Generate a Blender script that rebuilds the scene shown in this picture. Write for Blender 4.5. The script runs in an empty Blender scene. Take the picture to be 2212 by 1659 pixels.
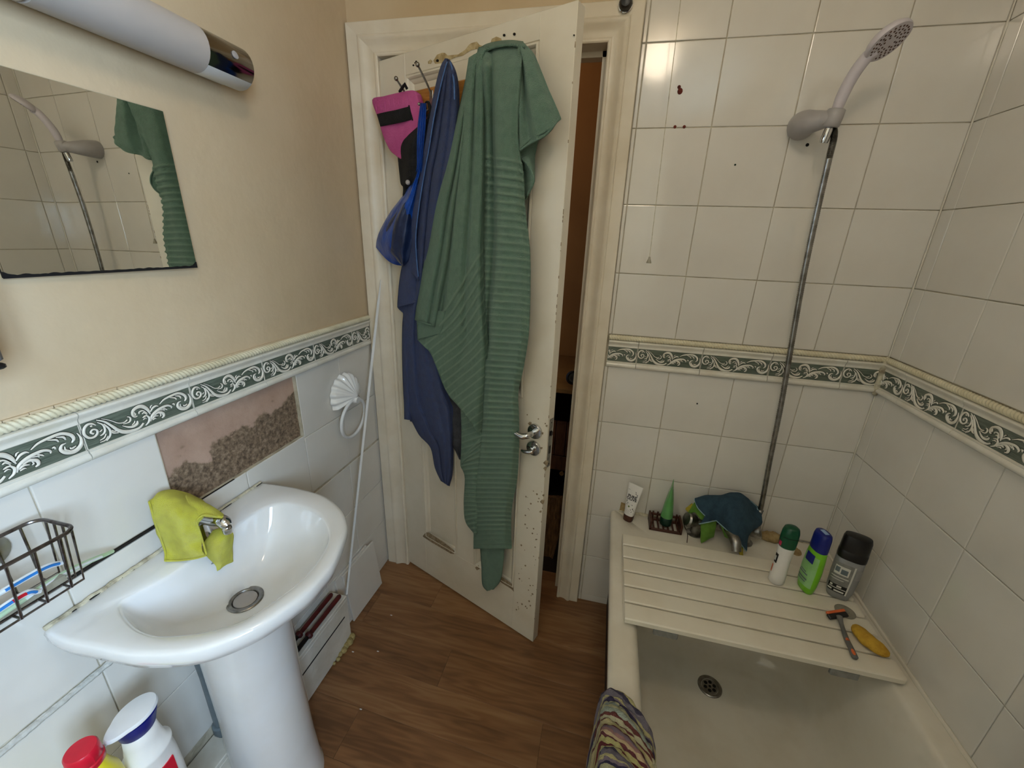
import bpy, math, random
from mathutils import Vector, Matrix, noise as mnoise
random.seed(7)
PI = math.pi
SC = bpy.context.scene
COL = SC.collection

# ---------------------------------------------------------------- camera
F_PX = 886.39                       # focal length in pixels of a 2212 px wide frame
CAM = Vector((0.8729, -1.3890, 1.4416))
RX = Vector((0.9724, 0.2306, 0.0350)).normalized()
FW = Vector((-0.2062, 0.9198, -0.3338)).normalized()
DN = FW.cross(RX).normalized()
RX = DN.cross(FW).normalized()
cam_d = bpy.data.cameras.new('camera')
cam_d.sensor_fit = 'HORIZONTAL'
cam_d.sensor_width = 36.0
cam_d.lens = F_PX / 2212 * 36.0
cam_d.clip_start = 0.02
cam = bpy.data.objects.new('camera', cam_d)
COL.objects.link(cam)
cam.matrix_world = Matrix(((RX.x, -DN.x, -FW.x, CAM.x), (RX.y, -DN.y, -FW.y, CAM.y),
                           (RX.z, -DN.z, -FW.z, CAM.z), (0, 0, 0, 1)))
SC.camera = cam

# ---------------------------------------------------------------- light, sky, exposure
SC.view_settings.view_transform = 'Standard'
SC.view_settings.look = 'None'
SC.view_settings.gamma = 1.0
SC.view_settings.use_curve_mapping = False
SC.view_settings.exposure = 0.85
LAMP_POS = (0.99, -1.19, 2.31)
LAMP_POWER = 12.6                    # emission of the ceiling globe
LAMP_COL = (1.0, 0.84, 0.64)
WIN_POWER = 50.0                    # daylight through the window behind the camera
WIN_COL = (0.54, 0.75, 1.0)
world = bpy.data.worlds.new('sky')
SC.world = world
world.use_nodes = True
world.node_tree.nodes['Background'].inputs[0].default_value = (0.62, 0.75, 1.0, 1)
world.node_tree.nodes['Background'].inputs[1].default_value = 0.6
ld = bpy.data.lights.new('window_daylight', 'AREA')
ld.shape = 'RECTANGLE'
ld.size = 0.92
ld.size_y = 1.02
ld.energy = WIN_POWER
ld.color = WIN_COL
lo = bpy.data.objects.new('window_daylight', ld)
COL.objects.link(lo)
lo.location = (1.80, -2.12, 1.63)
lo.rotation_euler = (0, math.radians(90), 0)    # shines towards -x, into the room
hd = bpy.data.lights.new('hall_lamp', 'POINT')
hd.energy = 1.2
hd.color = (1.0, 0.68, 0.36)
hd.shadow_soft_size = 0.08
ho = bpy.data.objects.new('hall_lamp', hd)
COL.objects.link(ho)
ho.location = (0.35, 0.55, 2.25)

# ---------------------------------------------------------------- pixel -> place helpers
def ray(u, v):
    return (RX * ((u - 1106) / F_PX) + DN * ((v - 829.5) / F_PX) + FW)
def at_plane(u, v, p0, n):
    w = ray(u, v)
    return CAM + w * ((p0 - CAM).dot(n) / w.dot(n))
def at_x(u, v, x): return at_plane(u, v, Vector((x, 0, 0)), Vector((1, 0, 0)))
def at_y(u, v, y): return at_plane(u, v, Vector((0, y, 0)), Vector((0, 1, 0)))
def at_z(u, v, z): return at_plane(u, v, Vector((0, 0, z)), Vector((0, 0, 1)))
HINGE = Vector((0.1005, 0.0, 0.0))
DX = Vector((0.9293, -0.3694, 0)).normalized()
DNRM = Vector((DX.y, -DX.x, 0))               # towards the room
def at_door(u, v, off): return at_plane(u, v, HINGE + DNRM * off, DNRM)
def door(s, z, off=0.0): return HINGE + DX * s + DNRM * off + Vector((0, 0, z))

# ---------------------------------------------------------------- materials
def lin(c):
    return tuple(((x / 255) / 12.92 if x / 255 <= 0.04045 else ((x / 255 + 0.055) / 1.055) ** 2.4) for x in c) + (1.0,)
def nd(nt, t, loc=None, **kw):
    n = nt.nodes.new(t)
    for k, v in kw.items():
        setattr(n, k, v)
    return n
def mat(name, c, rough=0.5, metal=0.0, c2=None, nscale=8.0, detail=4.0, lo=0.4, hi=0.65, bump=None, bscale=60.0,
        stretch=None, spec=0.5, coat=0.0, trans=0.0, ior=1.45, alpha=1.0, emit=None, estr=0.0, sheen=0.0, sss=0.0, coord='Object', c3=None):
    m = bpy.data.materials.new(name)
    m.use_nodes = True
    nt = m.node_tree
    b = nt.nodes['Principled BSDF']
    b.inputs['Base Color'].default_value = lin(c)
    b.inputs['Roughness'].default_value = rough
    b.inputs['Metallic'].default_value = metal
    b.inputs['IOR'].default_value = ior
    b.inputs['Specular IOR Level'].default_value = spec
    b.inputs['Coat Weight'].default_value = coat
    b.inputs['Coat Roughness'].default_value = 0.08
    b.inputs['Transmission Weight'].default_value = trans
    b.inputs['Alpha'].default_value = alpha
    b.inputs['Sheen Weight'].default_value = sheen
    if emit:
        b.inputs['Emission Color'].default_value = lin(emit)
        b.inputs['Emission Strength'].default_value = estr
    tc = nd(nt, 'ShaderNodeTexCoord')
    mp = nd(nt, 'ShaderNodeMapping')
    nt.links.new(tc.outputs[coord], mp.inputs[0])
    if stretch:
        mp.inputs['Scale'].default_value = stretch
    if c2:
        n = nd(nt, 'ShaderNodeTexNoise')
        n.inputs['Scale'].default_value = nscale
        n.inputs['Detail'].default_value = detail
        n.inputs['Roughness'].default_value = 0.6
        nt.links.new(mp.outputs[0], n.inputs['Vector'])
        r = nd(nt, 'ShaderNodeValToRGB')
        r.color_ramp.elements[0].position = lo
        r.color_ramp.elements[1].position = hi
        r.color_ramp.elements[0].color = lin(c)
        r.color_ramp.elements[1].color = lin(c2)
        if c3:
            e = r.color_ramp.elements.new((lo + hi) / 2)
            e.color = lin(c3)
        nt.links.new(n.outputs['Fac'], r.inputs[0])
        nt.links.new(r.outputs[0], b.inputs['Base Color'])
    if bump:
        n2 = nd(nt, 'ShaderNodeTexNoise')
        n2.inputs['Scale'].default_value = bscale
        n2.inputs['Detail'].default_value = 3.0
        nt.links.new(mp.outputs[0], n2.inputs['Vector'])
        bp = nd(nt, 'ShaderNodeBump')
        bp.inputs['Strength'].default_value = bump
        bp.inputs['Distance'].default_value = 0.01
        nt.links.new(n2.outputs['Fac'], bp.inputs['Height'])
        nt.links.new(bp.outputs[0], b.inputs['Normal'])
    return m

M = {}
M['plaster'] = mat('cream_wall_paint', (208, 186, 153), 0.75, c2=(200, 177, 143), nscale=3.0, bump=0.12, bscale=35)
M['grout'] = mat('aged_grout', (206, 196, 174), 0.85, c2=(168, 156, 132), nscale=18, bump=0.3, bscale=150)
M['tile'] = mat('white_glazed_tile', (222, 217, 208), 0.13, c2=(217, 211, 201), nscale=3.5, bump=0.045, bscale=14, coat=0.3)
M['tile_side'] = M['tile']
M['border_white'] = mat('ivory_glaze', (226, 221, 208), 0.16, c2=(216, 209, 193), nscale=20, bump=0.06, bscale=60, coat=0.3)
M['border_green'] = mat('streaked_green_glaze', (80, 88, 76), 0.2, c2=(112, 120, 106), nscale=30, lo=0.35, hi=0.7, stretch=(1, 8, 14), coat=0.3)
M['border_dark'] = mat('dark_glaze_line', (16, 20, 17), 0.2)
M['rope'] = mat('cream_glaze', (226, 217, 188), 0.2, c2=(210, 198, 165), nscale=16, coat=0.2)
M['sealant'] = mat('old_sealant', (205, 196, 170), 0.6, c2=(120, 106, 84), nscale=45, lo=0.45, hi=0.75, bump=0.4, bscale=90)
M['bead'] = mat('grey_white_grout_bead', (196, 194, 186), 0.7, c2=(150, 147, 138), nscale=40, lo=0.5, hi=0.8, bump=0.4, bscale=90)
M['dirt_and_shade'] = mat('dark_dirt_and_shade', (38, 31, 24), 0.9, c2=(20, 16, 12), nscale=60)
M['gloss_white'] = mat('yellowed_gloss_paint', (228, 218, 200), 0.32, c2=(216, 203, 180), nscale=5, bump=0.12, bscale=25)
M['door_white'] = mat('worn_white_door_paint', (226, 218, 202), 0.36, c2=(216, 206, 187), nscale=4, bump=0.15, bscale=22)
M['filler'] = mat('bare_filler', (196, 178, 138), 0.8, c2=(168, 146, 104), nscale=60, bump=0.5, bscale=120)
M['chip'] = mat('chipped_paint', (128, 108, 82), 0.8, c2=(168, 150, 122), nscale=90)
M['hole'] = mat('dark_hole', (14, 9, 7), 0.9)
M['rust'] = mat('rust_stain', (112, 42, 26), 0.8, c2=(64, 18, 12), nscale=90)
M['chrome_dull'] = mat('aged_chrome', (128, 122, 114), 0.12, 1.0)
M['handset'] = mat('greyed_white_plastic', (204, 196, 202), 0.35, c2=(196, 188, 194), nscale=10)
M['chrome'] = mat('chrome', (205, 205, 205), 0.08, 1.0)
M['steel'] = mat('dull_steel', (160, 157, 152), 0.32, 1.0, c2=(124, 120, 114), nscale=50)
M['darkmetal'] = mat('worn_dark_chrome_wire', (120, 114, 112), 0.3, 1.0, c2=(74, 64, 60), nscale=70, lo=0.45, hi=0.7)
M['porcelain'] = mat('white_porcelain', (234, 234, 234), 0.07, c2=(229, 227, 223), nscale=4, coat=0.4)
M['bath'] = mat('cream_enamel', (226, 219, 204), 0.12, c2=(217, 208, 190), nscale=6, coat=0.3)
M['board'] = mat('ivory_plastic', (228, 220, 202), 0.35, c2=(222, 212, 192), nscale=8, bump=0.04, bscale=200)
M['white_plastic'] = mat('white_plastic', (228, 228, 228), 0.3, c2=(221, 220, 218), nscale=10)
M['grey_plastic'] = mat('pale_grey_plastic', (172, 167, 166), 0.35, c2=(164, 159, 158), nscale=10)
M['black'] = mat('black_plastic', (22, 20, 19), 0.35, c2=(30, 27, 26), nscale=20)
M['blackfab'] = mat('black_fabric', (14, 14, 16), 0.9, c2=(24, 24, 28), nscale=40, bump=0.4, bscale=300)
M['mirror'] = mat('mirror_glass', (236, 238, 234), 0.01, 1.0)
M['diffuser'] = mat('frosted_white_diffuser', (186, 178, 172), 0.5, c2=(180, 172, 166), nscale=6)
M['pine'] = mat('varnished_pine', (190, 132, 64), 0.35, c2=(160, 100, 42), nscale=12, stretch=(1.5, 1.5, 16), lo=0.35, hi=0.7)
M['pink'] = mat('pink_foam', (194, 88, 148), 0.7, c2=(180, 74, 134), nscale=14, bump=0.25, bscale=180)
M['pink_rib'] = M['pink']
M['green_towel'] = mat('sage_green_terry', (112, 152, 128), 0.95, c2=(101, 140, 117), nscale=60, detail=6, bump=0.95, bscale=650, sheen=0.3)
M['blue_towel'] = mat('royal_blue_terry', (26, 60, 130), 0.95, c2=(19, 48, 112), nscale=60, detail=6, bump=0.95, bscale=650, sheen=0.25)
M['blue_edge'] = mat('blue_towel_piping', (84, 116, 172), 0.9, c2=(72, 104, 158), nscale=80)
M['bag_blue'] = mat('thin_blue_plastic_film', (20, 78, 176), 0.3, c2=(12, 58, 140), nscale=14, bump=0.5, bscale=22)
M['bag_dark'] = mat('dark_contents_through_film', (24, 38, 72), 0.35, c2=(34, 50, 88), nscale=18, bump=0.5, bscale=30)
M['charcoal'] = mat('charcoal_check_cloth', (52, 54, 60), 0.9, c2=(74, 74, 80), nscale=30, bump=0.4, bscale=300)
M['yellow_cloth'] = mat('yellow_microfibre', (226, 222, 48), 0.95, c2=(212, 204, 36), nscale=40, detail=6, bump=0.75, bscale=900, sheen=0.3)
M['cloth_blue'] = mat('slate_blue_microfibre', (60, 88, 106), 0.95, c2=(50, 75, 92), nscale=50, bump=0.7, bscale=1000)
M['cloth_edge'] = mat('pale_blue_stitching', (132, 160, 168), 0.9)
M['cloth_green'] = mat('leaf_green_microfibre', (118, 164, 64), 0.95, c2=(104, 150, 52), nscale=50, bump=0.7, bscale=1000)
M['cloth_yellow'] = mat('mustard_cloth', (198, 180, 66), 0.95, c2=(182, 162, 50), nscale=50, bump=0.6, bscale=400)
M['brownwood'] = mat('dark_stained_bamboo', (82, 46, 32), 0.45, c2=(58, 30, 20), nscale=20, stretch=(2, 12, 12))
M['gel_green'] = mat('green_gel_tube', (112, 186, 104), 0.2, c2=(140, 196, 138), nscale=7, trans=0.25)
M['dark_green'] = mat('bottle_green_plastic', (12, 82, 52), 0.3, c2=(10, 70, 44), nscale=12)
M['deep_green'] = mat('deep_green_plastic', (12, 44, 32), 0.3)
M['white_bottle'] = mat('white_bottle_plastic', (236, 232, 226), 0.3, c2=(230, 225, 218), nscale=8)
M['lime'] = mat('lime_bottle_plastic', (126, 200, 42), 0.3, c2=(116, 188, 34), nscale=8)
M['lime_label'] = mat('pale_green_label', (152, 200, 134), 0.35, c2=(130, 188, 100), nscale=20)
M['navy'] = mat('navy_blue_plastic', (18, 32, 122), 0.3, c2=(14, 26, 104), nscale=10)
M['clear_grey'] = mat('smoky_clear_bottle', (176, 174, 172), 0.22, c2=(160, 158, 157), nscale=9, trans=0.35)
M['label_white'] = mat('white_label', (214, 210, 200), 0.5)
M['label_grey'] = mat('grey_label', (124, 122, 116), 0.5, c2=(140, 138, 132), nscale=80)
M['ink'] = mat('black_ink', (20, 18, 16), 0.6)
M['olive'] = mat('olive_green_print', (110, 128, 56), 0.5)
M['redmark'] = mat('raspberry_print', (190, 46, 84), 0.4)
M['orange'] = mat('orange_plastic', (226, 110, 58), 0.4, c2=(212, 96, 46), nscale=40)
M['razor_grey'] = mat('grey_razor_rubber', (98, 96, 92), 0.45, c2=(116, 113, 108), nscale=40)
M['pumice'] = mat('ochre_sponge', (204, 160, 50), 0.8, c2=(178, 132, 34), nscale=26, bump=0.5, bscale=150)
M['clear_disc'] = mat('cloudy_clear_plastic', (196, 190, 172), 0.25, c2=(176, 168, 148), nscale=30, trans=0.5)
M['tan_foam'] = mat('tan_foam_filler', (176, 152, 106), 0.85, c2=(146, 120, 78), nscale=38, bump=0.8, bscale=90)
M['yellow_foam'] = mat('yellowed_expanding_foam', (180, 162, 108), 0.85, c2=(150, 130, 80), nscale=40, bump=0.7, bscale=90)
M['box_paint'] = mat('painted_boxing', (222, 216, 204), 0.5, c2=(206, 198, 182), nscale=9, bump=0.2, bscale=40)
M['tool_red'] = mat('dark_red_handle', (92, 24, 22), 0.45, c2=(66, 16, 15), nscale=20)
M['tool_black'] = mat('blackened_tool_steel', (34, 30, 30), 0.4, 0.6)
M['lilac'] = mat('pale_lilac_plastic', (196, 188, 196), 0.4, c2=(188, 179, 188), nscale=6)
M['red_plastic'] = mat('red_plastic', (206, 28, 50), 0.28, c2=(190, 22, 42), nscale=14)
M['yellow_plastic'] = mat('yellow_plastic', (238, 222, 58), 0.32, c2=(230, 212, 46), nscale=10)
M['brush_white'] = mat('toothbrush_white', (234, 238, 240), 0.25)
M['brush_blue'] = mat('toothbrush_blue', (52, 128, 206), 0.25)
M['brush_green'] = mat('toothbrush_pale_green', (200, 222, 190), 0.3, c2=(184, 212, 172), nscale=30)
M['pipe_grey'] = mat('grey_waste_pipe', (112, 122, 126), 0.45, c2=(92, 102, 106), nscale=10)
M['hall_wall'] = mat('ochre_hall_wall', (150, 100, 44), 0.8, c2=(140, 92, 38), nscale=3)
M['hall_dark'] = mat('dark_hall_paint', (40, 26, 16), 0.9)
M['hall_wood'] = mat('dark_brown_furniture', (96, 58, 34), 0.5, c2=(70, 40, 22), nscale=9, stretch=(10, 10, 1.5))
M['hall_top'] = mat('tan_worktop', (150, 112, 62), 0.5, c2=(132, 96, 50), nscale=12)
M['plank_old'] = mat('weathered_plank', (132, 96, 56), 0.8, c2=(84, 56, 30), nscale=10, stretch=(9, 9, 1.2), lo=0.35, hi=0.65, bump=0.7, bscale=30)
M['ceil'] = mat('white_ceiling_paint', (226, 218, 200), 0.85)
M['cabinet'] = mat('grey_cabinet_laminate', (92, 90, 90), 0.5, c2=(78, 76, 78), nscale=30)
M['panel_brown'] = mat('dark_bath_panel', (64, 48, 34), 0.7, c2=(42, 31, 22), nscale=30)
M['globe'] = mat('lit_lamp_glass', (255, 240, 215), 0.4)
b_ = M['globe'].node_tree.nodes['Principled BSDF']
b_.inputs['Emission Color'].default_value = LAMP_COL + (1,)
b_.inputs['Emission Strength'].default_value = LAMP_POWER

def bare_wall():                       # pinkish undercoat above, crumbling brown mortar below: its border is a ragged real patch
    m = bpy.data.materials.new('bare_plaster_patch')
    m.use_nodes = True
    nt = m.node_tree
    b = nt.nodes['Principled BSDF']
    b.inputs['Roughness'].default_value = 0.9
    tc = nd(nt, 'ShaderNodeTexCoord')
    sep = nd(nt, 'ShaderNodeSeparateXYZ')
    nt.links.new(tc.outputs['Object'], sep.inputs[0])
    n1 = nd(nt, 'ShaderNodeTexNoise'); n1.inputs['Scale'].default_value = 16; n1.inputs['Detail'].default_value = 7
    n2 = nd(nt, 'ShaderNodeTexNoise'); n2.inputs['Scale'].default_value = 85; n2.inputs['Detail'].default_value = 10; n2.inputs['Roughness'].default_value = 0.72
    n3 = nd(nt, 'ShaderNodeTexVoronoi'); n3.inputs['Scale'].default_value = 55
    for n in (n1, n2, n3):
        nt.links.new(tc.outputs['Object'], n.inputs['Vector'])
    # border height = 0.90 + 0.22*(y+0.815) + noise
    a = nd(nt, 'ShaderNodeMath', operation='MULTIPLY_ADD'); a.inputs[1].default_value = -0.16; a.inputs[2].default_value = -1.055
    nt.links.new(sep.outputs['Y'], a.inputs[0])
    s = nd(nt, 'ShaderNodeMath', operation='ADD')
    nt.links.new(sep.outputs['Z'], s.inputs[0]); nt.links.new(a.outputs[0], s.inputs[1])
    k = nd(nt, 'ShaderNodeMath', operation='MULTIPLY_ADD'); k.inputs[1].default_value = 0.22; k.inputs[2].default_value = -0.11
    nt.links.new(n1.outputs['Fac'], k.inputs[0])
    t = nd(nt, 'ShaderNodeMath', operation='ADD')
    nt.links.new(s.outputs[0], t.inputs[0]); nt.links.new(k.outputs[0], t.inputs[1])
    mr = nd(nt, 'ShaderNodeMapRange'); mr.inputs['From Min'].default_value = -0.006; mr.inputs['From Max'].default_value = 0.006
    nt.links.new(t.outputs[0], mr.inputs['Value'])
    r1 = nd(nt, 'ShaderNodeValToRGB')
    r1.color_ramp.elements[0].position = 0.38; r1.color_ramp.elements[0].color = lin((84, 68, 52))
    r1.color_ramp.elements[1].position = 0.68; r1.color_ramp.elements[1].color = lin((170, 148, 124))
    e = r1.color_ramp.elements.new(0.52); e.color = lin((128, 106, 84))
    nt.links.new(n2.outputs['Fac'], r1.inputs[0])
    r2 = nd(nt, 'ShaderNodeValToRGB')
    r2.color_ramp.elements[0].position = 0.3; r2.color_ramp.elements[0].color = lin((170, 138, 118))
    r2.color_ramp.elements[1].position = 0.7; r2.color_ramp.elements[1].color = lin((188, 158, 138))
    nt.links.new(n1.outputs['Fac'], r2.inputs[0])
    mx = nd(nt, 'ShaderNodeMix', data_type='RGBA')
    nt.links.new(mr.outputs[0], mx.inputs['Factor'])
    nt.links.new(r1.outputs[0], mx.inputs['A']); nt.links.new(r2.outputs[0], mx.inputs['B'])
    nt.links.new(mx.outputs['Result'], b.inputs['Base Color'])
    bp = nd(nt, 'ShaderNodeBump'); bp.inputs['Strength'].default_value = 0.45; bp.inputs['Distance'].default_value = 0.004
    nt.links.new(n2.outputs['Fac'], bp.inputs['Height'])
    nt.links.new(bp.outputs[0], b.inputs['Normal'])
    return m
M['bare'] = bare_wall()

def wood_floor():
    m = bpy.data.materials.new('oak_vinyl_plank')
    m.use_nodes = True
    nt = m.node_tree
    b = nt.nodes['Principled BSDF']
    b.inputs['Roughness'].default_value = 0.42
    tc = nd(nt, 'ShaderNodeTexCoord')
    oi = nd(nt, 'ShaderNodeObjectInfo')
    off = nd(nt, 'ShaderNodeVectorMath', operation='SCALE')
    cmb = nd(nt, 'ShaderNodeCombineXYZ')
    for i in range(3):
        nt.links.new(oi.outputs['Random'], cmb.inputs[i])
    nt.links.new(cmb.outputs[0], off.inputs[0]); off.inputs['Scale'].default_value = 7.3
    ad = nd(nt, 'ShaderNodeVectorMath', operation='ADD')
    nt.links.new(tc.outputs['Object'], ad.inputs[0]); nt.links.new(off.outputs[0], ad.inputs[1])
    mp = nd(nt, 'ShaderNodeMapping'); mp.inputs['Scale'].default_value = (1.1, 9.0, 1.0)
    nt.links.new(ad.outputs[0], mp.inputs[0])
    n0 = nd(nt, 'ShaderNodeTexNoise'); n0.inputs['Scale'].default_value = 2.2; n0.inputs['Detail'].default_value = 2
    nt.links.new(mp.outputs[0], n0.inputs['Vector'])
    w = nd(nt, 'ShaderNodeMath', operation='MULTIPLY'); w.inputs[1].default_value = 14.0
    nt.links.new(n0.outputs['Fac'], w.inputs[0])
    sn = nd(nt, 'ShaderNodeMath', operation='SINE')
    w2 = nd(nt, 'ShaderNodeMath', operation='MULTIPLY'); w2.inputs[1].default_value = 3.2
    nt.links.new(w.outputs[0], w2.inputs[0]); nt.links.new(w2.outputs[0], sn.inputs[0])
    mp2 = nd(nt, 'ShaderNodeMapping'); mp2.inputs['Scale'].default_value = (3.5, 120.0, 1.0)
    nt.links.new(ad.outputs[0], mp2.inputs[0])
    n1 = nd(nt, 'ShaderNodeTexNoise'); n1.inputs['Scale'].default_value = 1.0; n1.inputs['Detail'].default_value = 5
    nt.links.new(mp2.outputs[0], n1.inputs['Vector'])
    mp3 = nd(nt, 'ShaderNodeMapping'); mp3.inputs['Scale'].default_value = (1.1, 9.0, 1.0)
    nt.links.new(ad.outputs[0], mp3.inputs[0])
    n2 = nd(nt, 'ShaderNodeTexNoise'); n2.inputs['Scale'].default_value = 1.3; n2.inputs['Detail'].default_value = 6
    nt.links.new(mp3.outputs[0], n2.inputs['Vector'])
    s1 = nd(nt, 'ShaderNodeMath', operation='MULTIPLY_ADD'); s1.inputs[1].default_value = 0.07
    nt.links.new(sn.outputs[0], s1.inputs[0]); nt.links.new(n2.outputs['Fac'], s1.inputs[2])
    s2 = nd(nt, 'ShaderNodeMath', operation='MULTIPLY_ADD'); s2.inputs[1].default_value = 0.30; s2.inputs[2].default_value = -0.15
    nt.links.new(n1.outputs['Fac'], s2.inputs[0])
    s3 = nd(nt, 'ShaderNodeMath', operation='ADD')
    nt.links.new(s1.outputs[0], s3.inputs[0]); nt.links.new(s2.outputs[0], s3.inputs[1])
    s4 = nd(nt, 'ShaderNodeMath', operation='MULTIPLY_ADD'); s4.inputs[1].default_value = 0.14
    nt.links.new(oi.outputs['Random'], s4.inputs[0]); nt.links.new(s3.outputs[0], s4.inputs[2])
    r = nd(nt, 'ShaderNodeValToRGB')
    r.color_ramp.elements[0].position = 0.33; r.color_ramp.elements[0].color = lin((104, 70, 43))
    r.color_ramp.elements[1].position = 0.86; r.color_ramp.elements[1].color = lin((156, 116, 78))
    e = r.color_ramp.elements.new(0.55); e.color = lin((130, 90, 57))
    nt.links.new(s4.outputs[0], r.inputs[0])
    nt.links.new(r.outputs[0], b.inputs['Base Color'])
    bp = nd(nt, 'ShaderNodeBump'); bp.inputs['Strength'].default_value = 0.12; bp.inputs['Distance'].default_value = 0.002
    nt.links.new(n1.outputs['Fac'], bp.inputs['Height']); nt.links.new(bp.outputs[0], b.inputs['Normal'])
    return m
M['floor'] = wood_floor()

def rug_mat():                        # chenille stripes: the stripe place is stored on the mesh as UV.x
    m = bpy.data.materials.new('striped_chenille')
    m.use_nodes = True
    nt = m.node_tree
    b = nt.nodes['Principled BSDF']
    b.inputs['Roughness'].default_value = 0.95
    uv = nd(nt, 'ShaderNodeUVMap'); uv.uv_map = 'UVMap'
    sep = nd(nt, 'ShaderNodeSeparateXYZ')
    nt.links.new(uv.outputs[0], sep.inputs[0])
    n = nd(nt, 'ShaderNodeTexNoise'); n.inputs['Scale'].default_value = 6; n.inputs['Detail'].default_value = 4
    nt.links.new(uv.outputs[0], n.inputs['Vector'])
    a = nd(nt, 'ShaderNodeMath', operation='MULTIPLY_ADD'); a.inputs[1].default_value = 0.10; a.inputs[2].default_value = -0.05
    nt.links.new(n.outputs['Fac'], a.inputs[0])
    s = nd(nt, 'ShaderNodeMath', operation='ADD')
    nt.links.new(sep.outputs['X'], s.inputs[0]); nt.links.new(a.outputs[0], s.inputs[1])
    r = nd(nt, 'ShaderNodeValToRGB')
    r.color_ramp.interpolation = 'CONSTANT'
    stops = [(0, (66, 60, 80)), (.035, (120, 112, 122)), (.10, (186, 176, 128)), (.13, (128, 112, 122)), (.16, (56, 48, 76)),
             (.21, (184, 178, 140)), (.25, (142, 150, 140)), (.29, (190, 186, 148)), (.35, (158, 166, 152)), (.40, (104, 54, 50)),
             (.43, (186, 178, 146)), (.48, (106, 54, 52)), (.50, (198, 184, 138)), (.57, (190, 178, 124)), (.62, (104, 50, 52)),
             (.65, (140, 120, 132)), (.73, (164, 124, 120)), (.78, (206, 180, 142)), (.82, (104, 50, 54)), (.85, (192, 182, 122)),
             (.90, (104, 36, 40)), (.93, (190, 182, 130))]
    els = r.color_ramp.elements
    els[0].position, els[0].color = stops[0][0], lin(stops[0][1])
    els[1].position, els[1].color = stops[1][0], lin(stops[1][1])
    for p, c in stops[2:]:
        e = els.new(p); e.color = lin(c)
    fr = nd(nt, 'ShaderNodeMath', operation='FRACT')
    nt.links.new(s.outputs[0], fr.inputs[0])
    nt.links.new(fr.outputs[0], r.inputs[0]); nt.links.new(r.outputs[0], b.inputs['Base Color'])
    n2 = nd(nt, 'ShaderNodeTexNoise'); n2.inputs['Scale'].default_value = 120; n2.inputs['Detail'].default_value = 3
    nt.links.new(uv.outputs[0], n2.inputs['Vector'])
    bp = nd(nt, 'ShaderNodeBump'); bp.inputs['Strength'].default_value = 0.9; bp.inputs['Distance'].default_value = 0.006
    nt.links.new(n2.outputs['Fac'], bp.inputs['Height']); nt.links.new(bp.outputs[0], b.inputs['Normal'])
    return m
M['rug'] = rug_mat()

def rib_tint(m, pale):                 # the raised pile of the ribs is a little paler; where ribs run is stored as UV (place, amount)
    nt = m.node_tree
    b = nt.nodes['Principled BSDF']
    src = b.inputs['Base Color'].links[0].from_socket
    uv = nd(nt, 'ShaderNodeUVMap'); uv.uv_map = 'UVMap'
    sep = nd(nt, 'ShaderNodeSeparateXYZ'); nt.links.new(uv.outputs[0], sep.inputs[0])
    fr = nd(nt, 'ShaderNodeMath', operation='FRACT'); nt.links.new(sep.outputs['X'], fr.inputs[0])
    d = nd(nt, 'ShaderNodeMath', operation='SUBTRACT'); d.inputs[1].default_value = 0.5; nt.links.new(fr.outputs[0], d.inputs[0])
    ab = nd(nt, 'ShaderNodeMath', operation='ABSOLUTE'); nt.links.new(d.outputs[0], ab.inputs[0])
    mr = nd(nt, 'ShaderNodeMapRange'); mr.inputs['From Min'].default_value = 0.17; mr.inputs['From Max'].default_value = 0.05
    nt.links.new(ab.outputs[0], mr.inputs['Value'])
    k = nd(nt, 'ShaderNodeMath', operation='MULTIPLY'); nt.links.new(mr.outputs[0], k.inputs[0]); nt.links.new(sep.outputs['Y'], k.inputs[1])
    mx = nd(nt, 'ShaderNodeMix', data_type='RGBA'); nt.links.new(k.outputs[0], mx.inputs['Factor'])
    nt.links.new(src, mx.inputs['A']); mx.inputs['B'].default_value = lin(pale)
    nt.links.new(mx.outputs['Result'], b.inputs['Base Color'])
rib_tint(M['green_towel'], (134, 170, 144))

# ---------------------------------------------------------------- mesh tools
WORLD = {}
def wl(o):
    return WORLD.get(o.name, Vector((0, 0, 0))) if o else Vector((0, 0, 0))
def tag(o, label=None, cat=None, group=None, kind=None):
    if label: o['label'] = label
    if cat: o['category'] = cat
    if group: o['group'] = group
    if kind: o['kind'] = kind
    return o
def empty(name, loc, label, cat, group=None, kind=None):
    o = bpy.data.objects.new(name, None)
    COL.objects.link(o)
    o.empty_display_size = 0.02
    o.location = loc
    WORLD[o.name] = Vector(loc)
    return tag(o, label, cat, group, kind)
def link(name, me, parent=None, loc=None):
    o = bpy.data.objects.new(name, me)
    COL.objects.link(o)
    if parent is not None:
        o.parent = parent
    if loc is not None:
        o.location = loc
    return o

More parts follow.
